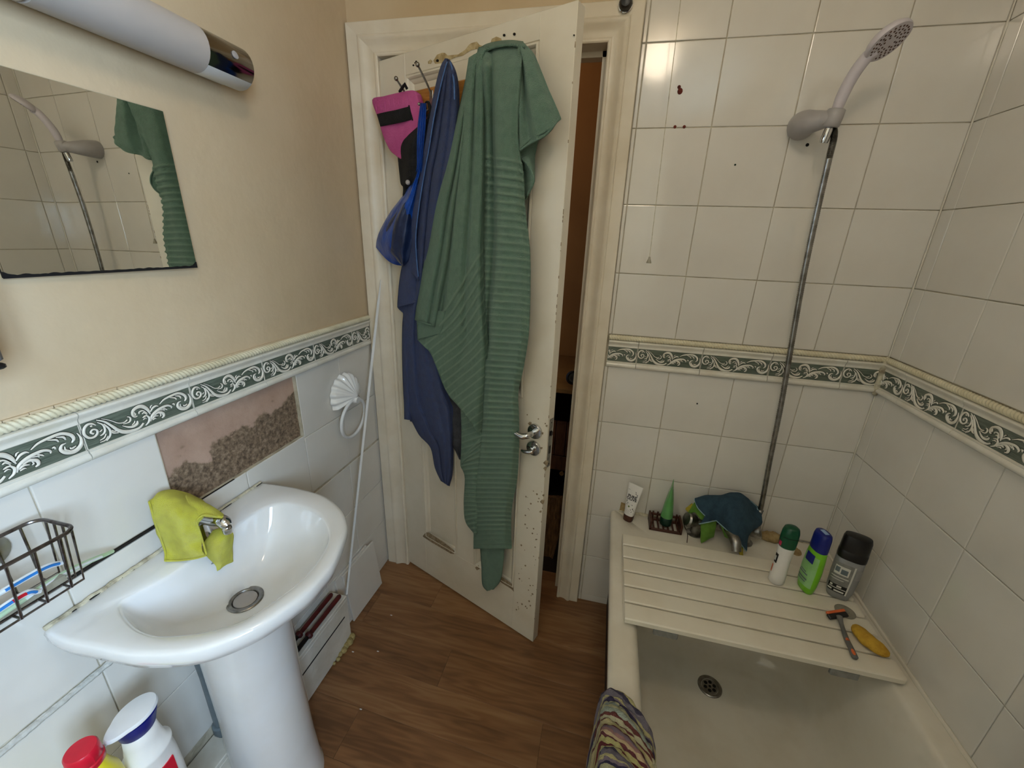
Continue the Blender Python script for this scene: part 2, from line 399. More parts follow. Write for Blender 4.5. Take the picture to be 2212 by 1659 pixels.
def cr1(p, t):                         # Catmull-Rom through equally spaced values
    n = len(p)
    x = max(0.0, min(1.0, t)) * (n - 1)
    i = min(int(x), n - 2)
    f = x - i
    p1, p2 = p[i], p[i + 1]
    p0 = p[i - 1] if i > 0 else tuple(2 * a - b for a, b in zip(p1, p2))
    p3 = p[i + 2] if i + 2 < n else tuple(2 * b - a for a, b in zip(p1, p2))
    return tuple(0.5 * (2 * b + (c - a) * f + (2 * a - 5 * b + 4 * c - d) * f * f + (3 * b - a - 3 * c + d) * f ** 3)
                 for a, b, c, d in zip(p0, p1, p2, p3))
def spline(p, n):
    p = [tuple(q) for q in p]
    return [Vector(cr1(p, i / (n - 1))) for i in range(n)]
def spline_closed(p, n):
    p = [tuple(q) for q in p]
    k = len(p)
    out = []
    for i in range(n):
        x = i / n * k
        j = int(x); f = x - j
        a, b, c, d = p[(j - 1) % k], p[j % k], p[(j + 1) % k], p[(j + 2) % k]
        out.append(tuple(0.5 * (2 * B + (C_ - A) * f + (2 * A - 5 * B + 4 * C_ - D_) * f * f + (3 * B - A - 3 * C_ + D_) * f ** 3)
                         for A, B, C_, D_ in zip(a, b, c, d)))
    return out
def smooth(x):
    x = max(0.0, min(1.0, x))
    return x * x * (3 - 2 * x)
def prof(pts, s):
    for (a, va), (b, vb) in zip(pts, pts[1:]):
        if s <= b:
            return va + (vb - va) * smooth((s - a) / max(1e-6, b - a))
    return pts[-1][1]
def frame_z(d):                        # a rotation whose z axis is d
    d = Vector(d).normalized()
    return d.to_track_quat('Z', 'Y').to_matrix()

class MB:
    def __init__(self):
        self.v, self.f, self.m, self.uv = [], [], [], None
    def quad(self, *i, m=0):
        self.f.append(tuple(i)); self.m.append(m)
    def add(self, vs, fs, m=0):
        b = len(self.v)
        self.v += [tuple(x) for x in vs]
        for f in fs:
            self.f.append(tuple(b + k for k in f)); self.m.append(m)
    def box(self, x0, x1, y0, y1, z0, z1, m=0, M4=None):
        vs = [Vector((x, y, z)) for z in (z0, z1) for y in (y0, y1) for x in (x0, x1)]
        if M4 is not None: vs = [M4 @ p for p in vs]
        self.add(vs, [(0, 2, 3, 1), (4, 5, 7, 6), (0, 1, 5, 4), (2, 6, 7, 3), (0, 4, 6, 2), (1, 3, 7, 5)], m)
    def cbox(self, x0, x1, y0, y1, z0, z1, c=0.004, m=0, M4=None):     # box with chamfered edges
        rings = []
        for z, k in ((z0, c), (z0 + c, 0), (z1 - c, 0), (z1, c)):
            a, b, d, e = x0 + k, x1 - k, y0 + k, y1 - k
            q = c
            rings.append([Vector(p) for p in ((a + q, d, z), (b - q, d, z), (b, d + q, z), (b, e - q, z), (b - q, e, z), (a + q, e, z), (a, e - q, z), (a, d + q, z))])
        if M4 is not None: rings = [[M4 @ p for p in r] for r in rings]
        self.loft(rings, m=m)
    def loft(self, rings, m=0, cap=(True, True), closed=True, loop=False):
        b = len(self.v)
        n = len(rings[0])
        for r in rings:
            self.v += [tuple(p) for p in r]
        R_ = len(rings)
        for i in range(R_ if loop else R_ - 1):
            i2 = (i + 1) % R_
            for j in range(n if closed else n - 1):
                j2 = (j + 1) % n
                self.f.append((b + i * n + j, b + i * n + j2, b + i2 * n + j2, b + i2 * n + j)); self.m.append(m)
        if not loop and closed:
            if cap[0]: self.f.append(tuple(b + j for j in reversed(range(n)))); self.m.append(m)
            if cap[1]: self.f.append(tuple(b + (R_ - 1) * n + j for j in range(n))); self.m.append(m)
    def lathe(self, pts, n=24, M4=None, m=0, sx=1.0, sy=1.0, cap=(True, True)):
        rings = []
        for r, z in pts:
            ring = [Vector((r * sx * math.cos(2 * PI * k / n), r * sy * math.sin(2 * PI * k / n), z)) for k in range(n)]
            if M4 is not None: ring = [M4 @ p for p in ring]
            rings.append(ring)
        self.loft(rings, m=m, cap=cap)
    def tube(self, path, r, n=8, m=0, loop=False, cap=(True, True), flat=None):
        path = [Vector(p) for p in path]
        k = len(path)
        rr = r if isinstance(r, (list, tuple)) else [r] * k
        rings = []
        up = None
        for i, p in enumerate(path):
            if loop:
                d = path[(i + 1) % k] - path[i - 1]
            else:
                d = path[min(i + 1, k - 1)] - path[max(i - 1, 0)]
            d.normalize()
            if up is None:
                up = Vector((0, 0, 1)) if abs(d.z) < 0.9 else Vector((1, 0, 0))
            up = (up - d * up.dot(d))
            if up.length < 1e-5:
                up = d.orthogonal()
            up.normalize()
            sd = d.cross(up)
            fl = flat or 1.0
            rings.append([p + (up * math.cos(2 * PI * j / n) * fl + sd * math.sin(2 * PI * j / n)) * rr[i] for j in range(n)])
        self.loft(rings, m=m, loop=loop, cap=cap)
    def prism(self, poly, z0, z1, M4=None, m=0):
        r0 = [Vector((x, y, z0)) for x, y in poly]
        r1 = [Vector((x, y, z1)) for x, y in poly]
        if M4 is not None:
            r0 = [M4 @ p for p in r0]; r1 = [M4 @ p for p in r1]
        self.loft([r0, r1], m=m)
    def grid(self, fn, nu, nv, m=0, uvfn=None):
        b = len(self.v)
        if uvfn is not None and self.uv is None:
            self.uv = {}
        for j in range(nv + 1):
            for i in range(nu + 1):
                s, t = i / nu, j / nv
                self.v.append(tuple(fn(s, t)))
                if uvfn is not None:
                    self.uv[len(self.v) - 1] = uvfn(s, t)
        for j in range(nv):
            for i in range(nu):
                a = b + j * (nu + 1) + i
                self.f.append((a, a + 1, a + nu + 2, a + nu + 1)); self.m.append(m)
    def mesh(self, name, mats, origin=Vector((0, 0, 0)), smooth_=True, angle=40):
        me = bpy.data.meshes.new(name)
        ox, oy, oz = origin
        me.from_pydata([(x - ox, y - oy, z - oz) for x, y, z in self.v], [], self.f)
        for mm in (mats if isinstance(mats, (list, tuple)) else [mats]):
            me.materials.append(mm)
        if any(self.m):
            me.polygons.foreach_set('material_index', self.m)
        if self.uv is not None:
            lay = me.uv_layers.new(name='UVMap')
            for l in me.loops:
                lay.data[l.index].uv = self.uv.get(l.vertex_index, (0, 0))
        me.update()
        me.validate()
        if smooth_:
            me.polygons.foreach_set('use_smooth', [True] * len(me.polygons))
            me.set_sharp_from_angle(angle=math.radians(angle))
        return me
    def build(self, name, mats, parent=None, smooth_=True, angle=40, origin=None, fixn=True):
        """links the shapes as ONE mesh object; vertices are given in world space"""
        org = wl(parent) if parent is not None else (Vector(origin) if origin is not None else None)
        if org is None:
            xs = [p[0] for p in self.v]; ys = [p[1] for p in self.v]; zs = [p[2] for p in self.v]
            org = Vector(((min(xs) + max(xs)) / 2, (min(ys) + max(ys)) / 2, min(zs)))
        me = self.mesh(name, mats, org, smooth_, angle)
        if fixn:
            import bmesh
            bm = bmesh.new(); bm.from_mesh(me)
            bmesh.ops.recalc_face_normals(bm, faces=bm.faces)
            bm.to_mesh(me); bm.free()
        o = link(name, me, parent)
        if parent is None:
            o.location = org
        WORLD[o.name] = org
        return o
def solid(o, t, offset=0.0):
    md = o.modifiers.new('thickness', 'SOLIDIFY')
    md.thickness = t
    md.offset = offset
    return o
def subsurf(o, l=1):
    md = o.modifiers.new('smooth', 'SUBSURF')
    md.levels = l; md.render_levels = l
    return o
def T(x=0, y=0, z=0): return Matrix.Translation((x, y, z))
def RZ(a): return Matrix.Rotation(a, 4, 'Z')
def RXm(a): return Matrix.Rotation(a, 4, 'X')
def RYm(a): return Matrix.Rotation(a, 4, 'Y')
def basis(o, x, y, z):
    return Matrix(((x[0], y[0], z[0], o[0]), (x[1], y[1], z[1], o[1]), (x[2], y[2], z[2], o[2]), (0, 0, 0, 1)))
def copy_tree(o, parent=None, loc=None, rotz=None, name=None):
    c = o.copy()
    COL.objects.link(c)
    if parent is not None: c.parent = parent
    if loc is not None: c.location = loc
    if rotz is not None: c.rotation_euler = (0, 0, rotz)
    for ch in list(o.children):
        copy_tree(ch, c)
    return c
def text_mesh(s, size, name, material, parent, M4, depth=0.0003):
    cu = bpy.data.curves.new('lettering', 'FONT')
    cu.body = s
    cu.size = size
    cu.extrude = depth
    cu.align_x = 'CENTER'
    cu.align_y = 'CENTER'
    cu.space_line = 0.8
    cu.offset = size * 0.012
    tmp = bpy.data.objects.new('lettering', cu)
    COL.objects.link(tmp)
    dg = bpy.context.evaluated_depsgraph_get()
    me = bpy.data.meshes.new_from_object(tmp.evaluated_get(dg))
    bpy.data.objects.remove(tmp)
    bpy.data.curves.remove(cu)
    me.transform(T(*(-wl(parent))) @ M4)
    me.materials.clear(); me.materials.append(material)
    return link(name, me, parent)

# ================================================================ THE ROOM
WID, REAR, CEIL = 1.6927, -2.75, 2.40
OP0, OP1, OPH = 0.105, 0.795, 1.952          # door opening
Z_BB, Z_B0, Z_B1, Z_BT = 1.041, 1.0625, 1.1125, 1.1355   # border: bottom, dark band, top of moulding
def struct(o, label=None):
    o['kind'] = 'structure'
    if label: o['label'] = label
    return o
# floor -----------------------------------------------------------
b = MB(); b.box(-0.1, WID + 0.1, REAR - 0.1, 0.12, -0.06, -0.004)
FLOOR = struct(b.build('floor', M['dirt_and_shade'], origin=(0, 0, 0), smooth_=False), 'brown oak plank floor between basin and bath')
slope = -0.052
rows = [0.115, -0.045, -0.189, -0.331, -0.469, -0.604, -0.745, -0.885, -1.025, -1.165, -1.31, -1.45, -1.6, -1.74, -1.88, -2.02, -2.16, -2.3, -2.44, -2.58, -2.72]
cuts = {0: [0.5], 1: [0.30], 2: [0.067], 3: [0.45], 4: [0.818], 5: [0.24], 6: [0.62], 7: [0.3], 8: [0.75]}
for r in range(len(rows) - 1):
    xs = [-0.02] + cuts.get(r, [0.2 + 0.37 * (r % 3)]) + [1.05]
    for xa, xb in zip(xs, xs[1:]):
        ya0, ya1 = rows[r] + slope * xa, rows[r] + slope * xb
        yb0, yb1 = rows[r + 1] + slope * xa, rows[r + 1] + slope * xb
        if r == 0: ya0 = ya1 = 0.118
        g, c = 0.0003, 0.0006
        b = MB()
        cx, cy = (xa + xb) / 2, (ya0 + yb1) / 2
        top = [(xa + g + c, yb0 + g + c, 0), (xb - g - c, yb1 + g + c, 0), (xb - g - c, ya1 - g - c, 0), (xa + g + c, ya0 - g - c, 0)]
        mid = [(xa + g, yb0 + g, -c * 0.6), (xb - g, yb1 + g, -c * 0.6), (xb - g, ya1 - g, -c * 0.6), (xa + g, ya0 - g, -c * 0.6)]
        low = [(x, y, -0.0045) for x, y, z in mid]
        b.loft([low, mid, top])
        me = b.mesh('plank', M['floor'], Vector((cx, cy, 0)), smooth_=False)
        link('plank', me, FLOOR, (cx, cy, 0))
# ceiling -----------------------------------------------------------
b = MB(); b.box(-0.1, WID + 0.1, REAR - 0.1, 0.12, CEIL, CEIL + 0.08)
struct(b.build('ceiling', M['ceil'], smooth_=False, origin=(0, 0, 0)), 'white painted ceiling over the bathroom')

# walls: bodies -----------------------------------------------------
GR = 0.0035                                   # grout lies this far behind the tile faces
b = MB()                                      # back wall with the door opening; slot 0 paint, 1 grout
b.box(-0.1, OP0 - 0.012, GR, 0.12, -0.004, CEIL, 0)
b.box(OP0 - 0.012, OP1 + 0.012, GR, 0.12, OPH + 0.012, CEIL, 0)
b.box(OP1 + 0.012, WID + 0.1, GR, 0.12, -0.004, CEIL, 1)
WB = struct(b.build('wall_back', [M['plaster'], M['grout']], origin=(0, 0, 0), smooth_=False), 'back wall with door opening, white tiles on its right part')
b = MB()                                      # left wall: paint above the border, grout below, recess for the bare patch
yA, yB_, zA, zB = -0.8165, -0.4180, 0.842, Z_BB
b.box(-0.1, 0.0, REAR, 0.12, Z_BT + 0.004, CEIL, 0)
b.box(-0.1, -GR, REAR, yA - 0.003, -0.004, Z_BT + 0.004, 1)
b.box(-0.1, -GR, yB_ + 0.003, 0.12, -0.004, Z_BT + 0.004, 1)
b.box(-0.1, -GR, yA - 0.003, yB_ + 0.003, -0.004, zA - 0.003, 1)
b.box(-0.1, -GR, yA - 0.003, yB_ + 0.003, zB + 0.003, Z_BT + 0.004, 1)
b.box(-0.1, -0.018, yA - 0.003, yB_ + 0.003, zA - 0.003, zB + 0.003, 1)
WLft = struct(b.build('wall_left', [M['plaster'], M['grout']], origin=(0, 0, 0), smooth_=False), 'cream painted left wall tiled to chest height')
b = MB()                                      # right wall with the window opening behind the viewer
WY0, WY1, WZ0, WZ1 = -2.60, -1.65, 1.15, 2.12
b.box(WID + GR, WID + 0.1, WY1, 0.12, -0.004, CEIL)
b.box(WID + GR, WID + 0.1, REAR, WY0, -0.004, CEIL)
b.box(WID + GR, WID + 0.1, WY0, WY1, -0.004, WZ0)
b.box(WID + GR, WID + 0.1, WY0, WY1, WZ1, CEIL)
WR = struct(b.build('wall_right', M['grout'], origin=(0, 0, 0), smooth_=False), 'right wall along the bath, white tiles with a green border')
b = MB(); b.box(-0.1, WID + 0.1, REAR - 0.1, REAR, -0.004, CEIL)
struct(b.build('wall_front', M['plaster'], origin=(0, 0, 0), smooth_=False), 'cream wall behind the viewer')
# bare patch ---------------------------------------------------------
b = MB()
def bare(s, t):
    y = yA + (yB_ - yA) * s; z = zA + (zB - zA) * t
    n = mnoise.fractal(Vector((0.0, y * 55, z * 55)), 0.7, 2.1, 5)
    low = 1.0 if z < 0.895 + 0.16 * (y + 0.815) + 0.02 * n else 0.25
    e = min(s, 1 - s, t, 1 - t)
    return (-0.0115 + 0.0011 * n * low - 0.0016 * (low > 0.5) * smooth(e * 12), y, z)
b.grid(bare, 110, 56)
PATCH = b.build('bare_plaster', M['bare'], WLft, angle=180)
b = MB()                                      # the rim of the recess, so that the hollow has sides
for (y0, y1, z0, z1) in ((yA - 0.003, yA, zA - 0.003, zB + 0.003), (yB_, yB_ + 0.003, zA - 0.003, zB + 0.003), (yA, yB_, zA - 0.003, zA), (yA, yB_, zB, zB + 0.003)):
    b.box(-0.018, -0.0012, y0, y1, z0, z1)
b.build('broken_edge', M['grout'], WLft, smooth_=False)

# tiles ---------------------------------------------------------------
TCACHE = {}
def tile_mesh(w, h):
    k = (round(w, 3), round(h, 3))
    if k not in TCACHE:
        w, h = k
        b = MB()
        th, c = 0.007, 0.0012
        a, d = w / 2, h / 2
        def ring(i, y): return [(-a + i, y, -d + i), (a - i, y, -d + i), (a - i, y, d - i), (-a + i, y, d - i)]
        b.loft([ring(0, th), ring(0, c), ring(c * 0.45, c * 0.3), ring(c * 1.6, 0)])
        me = b.mesh('tile', M['tile'], smooth_=False)
        TCACHE[k] = me
    return TCACHE[k]
rt = random.Random(3)
def put_tile(wall, rz, pos, w, h, out=(0, 0)):
    o = link('tile', tile_mesh(w, h), wall, pos)
    o.rotation_euler = (rt.uniform(-0.0035, 0.0035), 0, rz + rt.uniform(-0.0035, 0.0035))
    return o
GAP = 0.0024
def lay(wall, axis, cols, rws, skip=lambda a0, a1, z0, z1: False, gap=GAP, trim=None):
    for z0, z1 in rws:
        for a0, a1 in cols:
            if skip(a0, a1, z0, z1): continue
            if trim:
                q = trim(a0, a1, z0, z1)
                if q is None: continue
                a0_, a1_, z0_, z1_ = q
            else:
                a0_, a1_, z0_, z1_ = a0, a1, z0, z1
            w, h = a1_ - a0_ - gap, z1_ - z0_ - gap
            if w < 0.004 or h < 0.004: continue
            c, z = (a0_ + a1_) / 2, (z0_ + z1_) / 2
            if axis == 'back': put_tile(wall, 0, (c, rt.uniform(0, 0.0006), z), w, h)
            if axis == 'left': put_tile(wall, PI / 2, (-rt.uniform(0, 0.0006), c, z), w, h)
            if axis == 'right': put_tile(wall, -PI / 2, (WID + rt.uniform(0, 0.0006), c, z), w, h)
def edges(l): return list(zip(l, l[1:]))
Z4 = 1.350
zup = [Z_BT + 0.017, Z4, Z4 + 0.2, Z4 + 0.4, Z4 + 0.6, Z4 + 0.8, CEIL]
zlo = [0.0, 0.033, 0.233, 0.433, 0.633, 0.833, Z_BB]
xb = [0.884, 0.8965, 1.0965, 1.2965, 1.4965, WID - 0.001]
lay(WB, 'back', edges(xb), edges(zup))
lay(WB, 'back', edges(xb), edges(zlo), skip=lambda a0, a1, z0, z1: a0 > 1.0 and z1 < 0.44)
yr = [-0.001 - 0.0, -0.045, -0.2453, -0.4453, -0.6453, -0.8453, -1.0453, -1.2453, -1.4453, -1.6]
yr = sorted(yr)
lay(WR, 'right', edges(yr), edges(zup), skip=lambda a0, a1, z0, z1: a0 < WY1 and z1 > WZ0)
lay(WR, 'right', edges(yr), edges([0.433, 0.633, 0.833, Z_BB]))
yl = sorted([-0.001, -0.0140, -0.214, -0.4155, -0.6155, -0.8165, -1.0135, -1.2135, -1.4135])
lay(WLft, 'left', edges(yl), edges([0.851, Z_BB]), skip=lambda a0, a1, z0, z1: a1 > -0.43)
lay(WLft, 'left', [(-0.0140, -0.001), (-0.214, -0.014), (-0.4155, -0.214)], edges([0.833, Z_BB])) if False else None
lay(WLft, 'left', edges(sorted([-0.001, -0.0140, -0.214, -0.4155])), edges([0.833, Z_BB]))
for o in list(WLft.children):                 # the two tiles missing over the basin
    if o.name.startswith('tile') and -0.82 < o.location.y < -0.41 and 0.85 < o.location.z < 1.0:
        bpy.data.objects.remove(o)
yl2 = sorted([-0.001, -0.0140, -0.214, -0.4155, -0.634, -0.8165, -1.018, -1.218, -1.418])
lay(WLft, 'left', edges(yl2), [(0.640, 0.842)], skip=lambda a0, a1, z0, z1: a0 > -0.42)
lay(WLft, 'left', edges(yl2), [(0.633, 0.833)], skip=lambda a0, a1, z0, z1: a0 < -0.42)
lay(WLft, 'left', edges(yl2), edges([0.0, 0.033, 0.233, 0.433, 0.625]), skip=lambda a0, a1, z0, z1: z1 < 0.24 and a1 < -0.42)
lay(WLft, 'left', edges(yl2), edges([0.625, 0.633]), skip=lambda a0, a1, z0, z1: a0 < -0.42, gap=0.0) if False else None
b = MB()                                      # thick old grout line left of the basin
path = [(0.0, -1.42 + 0.0045 * k, 0.6325 + 0.0012 * mnoise.noise(Vector((k * 0.31, 0, 0)))) for k in range(95)]
b.tube(path, [0.0062 + 0.0016 * mnoise.noise(Vector((k * 0.43, 5, 0))) for k in range(95)], 8, flat=1.0)
b.build('grout_bead', M['bead'], WLft)
b = MB()                                      # open black joint above the basin; shadow line painted under the bare patch
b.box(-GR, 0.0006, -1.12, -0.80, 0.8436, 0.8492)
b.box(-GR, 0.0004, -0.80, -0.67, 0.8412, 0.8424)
b.build('joint_and_shadow_line', M['dirt_and_shade'], WLft, smooth_=False)

# border tiles -------------------------------------------------------------
def motif_strokes():
    O = (150, 765); EU = (1810, 145); EV = (60, -435)
    det = EU[0] * EV[1] - EU[1] * EV[0]
    def N(px, py):
        dx, dy = px - O[0], py - O[1]
        return ((dx * EV[1] - dy * EV[0]) / det, (EU[0] * dy - EU[1] * dx) / det)
    S = [
     [(398, 440, 14), (360, 395, 26), (300, 385, 30), (240, 430, 32), (212, 510, 32), (245, 590, 30), (310, 610, 28), (368, 575, 26), (380, 520, 24), (335, 490, 22), (295, 520, 24), (318, 555, 26)],
     [(318, 420, 16), (340, 430, 22), (352, 418, 12)],
     [(430, 365, 14), (525, 445, 24), (590, 560, 32), (650, 680, 44), (730, 755, 52), (840, 790, 44), (950, 790, 30), (1030, 745, 22)],
     [(500, 375, 10), (600, 460, 13), (690, 560, 16), (770, 590, 18), (825, 570, 14)],
     [(740, 612, 10), (840, 622, 20), (880, 575, 22), (868, 535, 18), (835, 522, 12)],
     [(720, 625, 10), (790, 690, 24), (860, 722, 36), (935, 708, 34), (962, 660, 16)],
     [(855, 690, 8), (905, 670, 16), (925, 640, 10)],
     [(430, 405, 12), (485, 480, 20), (482, 570, 24), (445, 620, 22), (385, 635, 14)],
     [(500, 470, 14), (540, 600, 26), (505, 700, 22), (430, 755, 12)],
     [(470, 640, 10), (420, 690, 16), (350, 700, 12)],
     [(480, 690, 10), (420, 735, 14), (338, 732, 12)],
     [(540, 590, 18), (560, 675, 20), (625, 712, 16)],
     [(560, 620, 12), (590, 665, 16), (625, 668, 10)],
     [(400, 570, 10), (430, 560, 14), (448, 548, 8)],
     [(1190, 645, 12), (1180, 545, 42), (1125, 460, 52), (1045, 440, 46), (962, 468, 36), (932, 530, 30), (950, 580, 22), (988, 580, 16)],
     [(1150, 610, 12), (1105, 535, 20), (1045, 530, 20), (1028, 560, 12)],
     [(1140, 630, 10), (1105, 575, 18), (1070, 585, 12)],
     [(960, 470, 10), (975, 530, 20), (962, 560, 12)],
     [(1120, 625, 14), (1152, 700, 30), (1115, 765, 26), (1045, 802, 14)],
     [(1140, 650, 10), (1100, 640, 22), (1050, 652, 12)],
     [(1110, 690, 8), (1085, 675, 16), (1045, 690, 10)],
     [(1205, 610, 12), (1270, 560, 26), (1330, 550, 26), (1362, 570, 14)],
     [(1228, 548, 12), (1250, 518, 16), (1278, 508, 10)],
     [(1150, 768, 12), (1200, 690, 30), (1300, 645, 42), (1410, 625, 38), (1510, 630, 32), (1570, 675, 26), (1560, 710, 12)],
     [(1420, 640, 10), (1465, 680, 20), (1480, 702, 12)],
     [(1350, 650, 10), (1425, 675, 16), (1430, 692, 10)],
     [(1600, 650, 12), (1632, 650, 22), (1630, 680, 12)],
     [(1240, 695, 20), (1320, 680, 34), (1390, 725, 38), (1385, 785, 30), (1340, 805, 16)],
     [(1180, 740, 16), (1240, 715, 26), (1298, 735, 14)],
     [(1180, 765, 12), (1230, 755, 18), (1252, 768, 8)],
     [(1340, 700, 8), (1345, 745, 16), (1320, 760, 8)],
     [(1395, 548, 10), (1500, 502, 24), (1640, 490, 34), (1780, 500, 36), (1872, 575, 40), (1880, 650, 32), (1835, 692, 14)],
     [(1600, 510, 10), (1690, 555, 24), (1705, 595, 14)],
     [(1700, 520, 10), (1780, 560, 26), (1790, 610, 14)],
     [(1948, 580, 10), (1962, 680, 26), (1920, 785, 46), (1820, 835, 52), (1722, 800, 46), (1680, 725, 36), (1715, 668, 24), (1768, 662, 12)],
     [(1790, 745, 12), (1800, 775, 24), (1860, 765, 12)],
     [(1740, 700, 8), (1730, 750, 18), (1770, 790, 10)],
    ]
    return [[N(x, y) + (w * 1.34,) for x, y, w in s] for s in S]
STROKES = motif_strokes()
BCACHE = {}
BP = [(0.0, Z_BB), (0.006, Z_BB + 0.0008), (0.0105, Z_BB + 0.004), (0.0125, Z_BB + 0.009), (0.0115, Z_BB + 0.0135), (0.008, Z_BB + 0.0168), (0.0088, Z_BB + 0.0182),
      (0.0088, Z_BB + 0.0203), (0.0055, Z_B0 + 0.0006)]
BP2 = [(0.0055, Z_B1 - 0.0006), (0.0078, Z_B1 + 0.001), (0.0078, Z_B1 + 0.0035), (0.0072, Z_B1 + 0.006), (0.0085, Z_B1 + 0.010), (0.0118, Z_B1 + 0.014), (0.0135, Z_B1 + 0.018),
       (0.0125, Z_B1 + 0.0215), (0.0085, Z_BT), (0.0, Z_BT + 0.0002)]
def border_meshes(u0, u1):
    k = (round(u0, 3), round(u1, 3))
    if k in BCACHE: return BCACHE[k]
    L0, L1 = (u0 - 0.5) * 0.2 + 0.0008, (u1 - 0.5) * 0.2 - 0.0008
    body = MB()
    pr = BP + [(0.0055, Z_B1 - 0.0006)] + BP2[1:]
    r0 = [(L0, -o, z) for o, z in pr] + [(L0, 0.006, Z_BT), (L0, 0.006, Z_BB)]
    r1 = [(L1, -o, z) for o, z in pr] + [(L1, 0.006, Z_BT), (L1, 0.006, Z_BB)]
    body.loft([r0, r1])
    me1 = body.mesh('border_tile', M['border_white'], angle=35)
    band = MB()
    band.add([(L0 + 0.0012, -0.0058, Z_B0 + 0.0006), (L1 - 0.0012, -0.0058, Z_B0 + 0.0006), (L1 - 0.0012, -0.0058, Z_B1 - 0.0006), (L0 + 0.0012, -0.0058, Z_B1 - 0.0006),
              (L0 + 0.0012, -0.004, Z_B0 + 0.0006), (L1 - 0.0012, -0.004, Z_B0 + 0.0006), (L1 - 0.0012, -0.004, Z_B1 - 0.0006), (L0 + 0.0012, -0.004, Z_B1 - 0.0006)],
             [(0, 1, 2, 3), (0, 4, 5, 1), (1, 5, 6, 2), (2, 6, 7, 3), (3, 7, 4, 0)])
    me2 = band.mesh('green_band', M['border_green'], smooth_=False)
    rel = MB()
    H = Z_B1 - Z_B0
    for si, st in enumerate(STROKES):
        pts = [((u - 0.5) * 0.2, Z_B0 + v * H, w / 1810 * 0.2 / 2) for u, v, w in st]
        n = len(pts) * 4
        sp = [cr1(pts, i / (n - 1)) for i in range(n)]
        sp = [q for q in sp if L0 + 0.002 < q[0] < L1 - 0.002]
        if len(sp) < 3: continue
        for layer in (1, 0):
            rings = []
            for i, (x, z, w) in enumerate(sp):
                a = sp[max(i - 1, 0)]; c = sp[min(i + 1, len(sp) - 1)]
                dx, dz = c[0] - a[0], c[1] - a[1]
                L = math.hypot(dx, dz) or 1
                nx, nz = -dz / L, dx / L
                w = max(w, 0.0004)
                yb = -0.0058 - si * 0.000004
                if layer:
                    ww = w + 0.00085
                    rings.append([(x + nx * ww, yb - 0.0002, z + nz * ww), (x - nx * ww, yb - 0.0002, z - nz * ww)])
                else:
                    h = min(0.0026, 0.0007 + w * 0.7)
                    rings.append([(x + nx * w * k_, yb - 0.00035 - h * q_, z + nz * w * k_) for k_, q_ in ((1, 0), (0.72, 0.72), (0, 1), (-0.72, 0.72), (-1, 0))])
            rel.loft(rings, m=layer, closed=False)
    me3 = rel.mesh('scroll_relief', [M['border_white'], M['border_dark']], angle=60)
    BCACHE[k] = (me1, me2, me3)
    return BCACHE[k]
def put_border(wall, axis, start, full0, end):
    """lays border tiles along the viewer's left-to-right direction; joints at full0 + k*0.2"""
    k = math.floor((start - full0) / 0.2 + 1e-6)
    while full0 + k * 0.2 < end - 0.004:
        c0 = full0 + k * 0.2
        u0 = max(0.0, (start - c0) / 0.2); u1 = min(1.0, (end - c0) / 0.2)
        if u1 - u0 > 0.03:
            mm = border_meshes(u0, u1)
            c = c0 + 0.1
            if axis == 'back': loc, rz = (c, 0, 0), 0
            if axis == 'left': loc, rz = (0, c, 0), PI / 2
            if axis == 'right': loc, rz = (WID, -c, 0), -PI / 2
            o = link('border_tile', mm[0], wall, loc); o.rotation_euler = (0, 0, rz)
            link('green_band', mm[1], o); link('scroll_relief', mm[2], o)
        k += 1
put_border(WB, 'back', 0.889, 0.9858, WID - 0.0095)
put_border(WLft, 'left', -1.50, -0.1319 - 1.4, -0.0215)
put_border(WR, 'right', 0.0095, 0.109, 1.6)
def rope(wall, axis, a0, a1):
    b = MB()
    n = max(8, int((a1 - a0) / 0.0011))
    r0 = 0.0088
    rings = []
    for i in range(n + 1):
        s = a0 + (a1 - a0) * i / n
        ring = []
        for j in range(18):
            th = 2 * PI * j / 18
            tw = 3 * (th + s * 2 * PI / 0.0255)
            r = r0 * (0.74 + 0.28 * abs(math.cos(tw / 2)) ** 0.8)
            oy, oz = -0.005 - r * math.cos(th), Z_BT + 0.0088 + r * math.sin(th)
            if axis == 'back': ring.append((s, oy, oz))
            if axis == 'left': ring.append((-oy, s, oz))
            if axis == 'right': ring.append((WID + oy, -s, oz))
        rings.append(ring)
    b.loft(rings)
    b.build('rope_moulding', M['rope'], wall, angle=70)
rope(WB, 'back', 0.889, WID - 0.006)
rope(WLft, 'left', -1.50, -0.021)
rope(WR, 'right', 0.006, 1.6)
b = MB()                                      # thin broken filler line over the rope on the left wall
for k in range(46):
    y = -1.45 + k * 0.031
    h = 0.0016 + 0.0014 * mnoise.noise(Vector((k * 0.7, 1, 0)))
    b.box(-0.001, 0.0045, y, y + 0.0318, Z_BT + 0.017, Z_BT + 0.0192 + h)
b.build('rope_sealant', M['plaster'], WLft, smooth_=False)
# corner grout between the back and the right wall, sealant at the border corner
b = MB()
b.tube([(WID - 0.001, -0.001, 0.46 + 0.02 * k) for k in range(97)], [0.0022 + 0.0006 * mnoise.noise(Vector((k * 0.6, 0, 3))) for k in range(97)], 6)
b.build('corner_grout', M['border_white'], WB)
b = MB()
b.lathe([(0.001, 1.032), (0.006, 1.037), (0.0095, 1.06), (0.0085, 1.09), (0.010, 1.11), (0.007, 1.14), (0.002, 1.155)], 10, T(WID - 0.008, -0.008, 0))
b.build('corner_sealant', M['sealant'], WB)
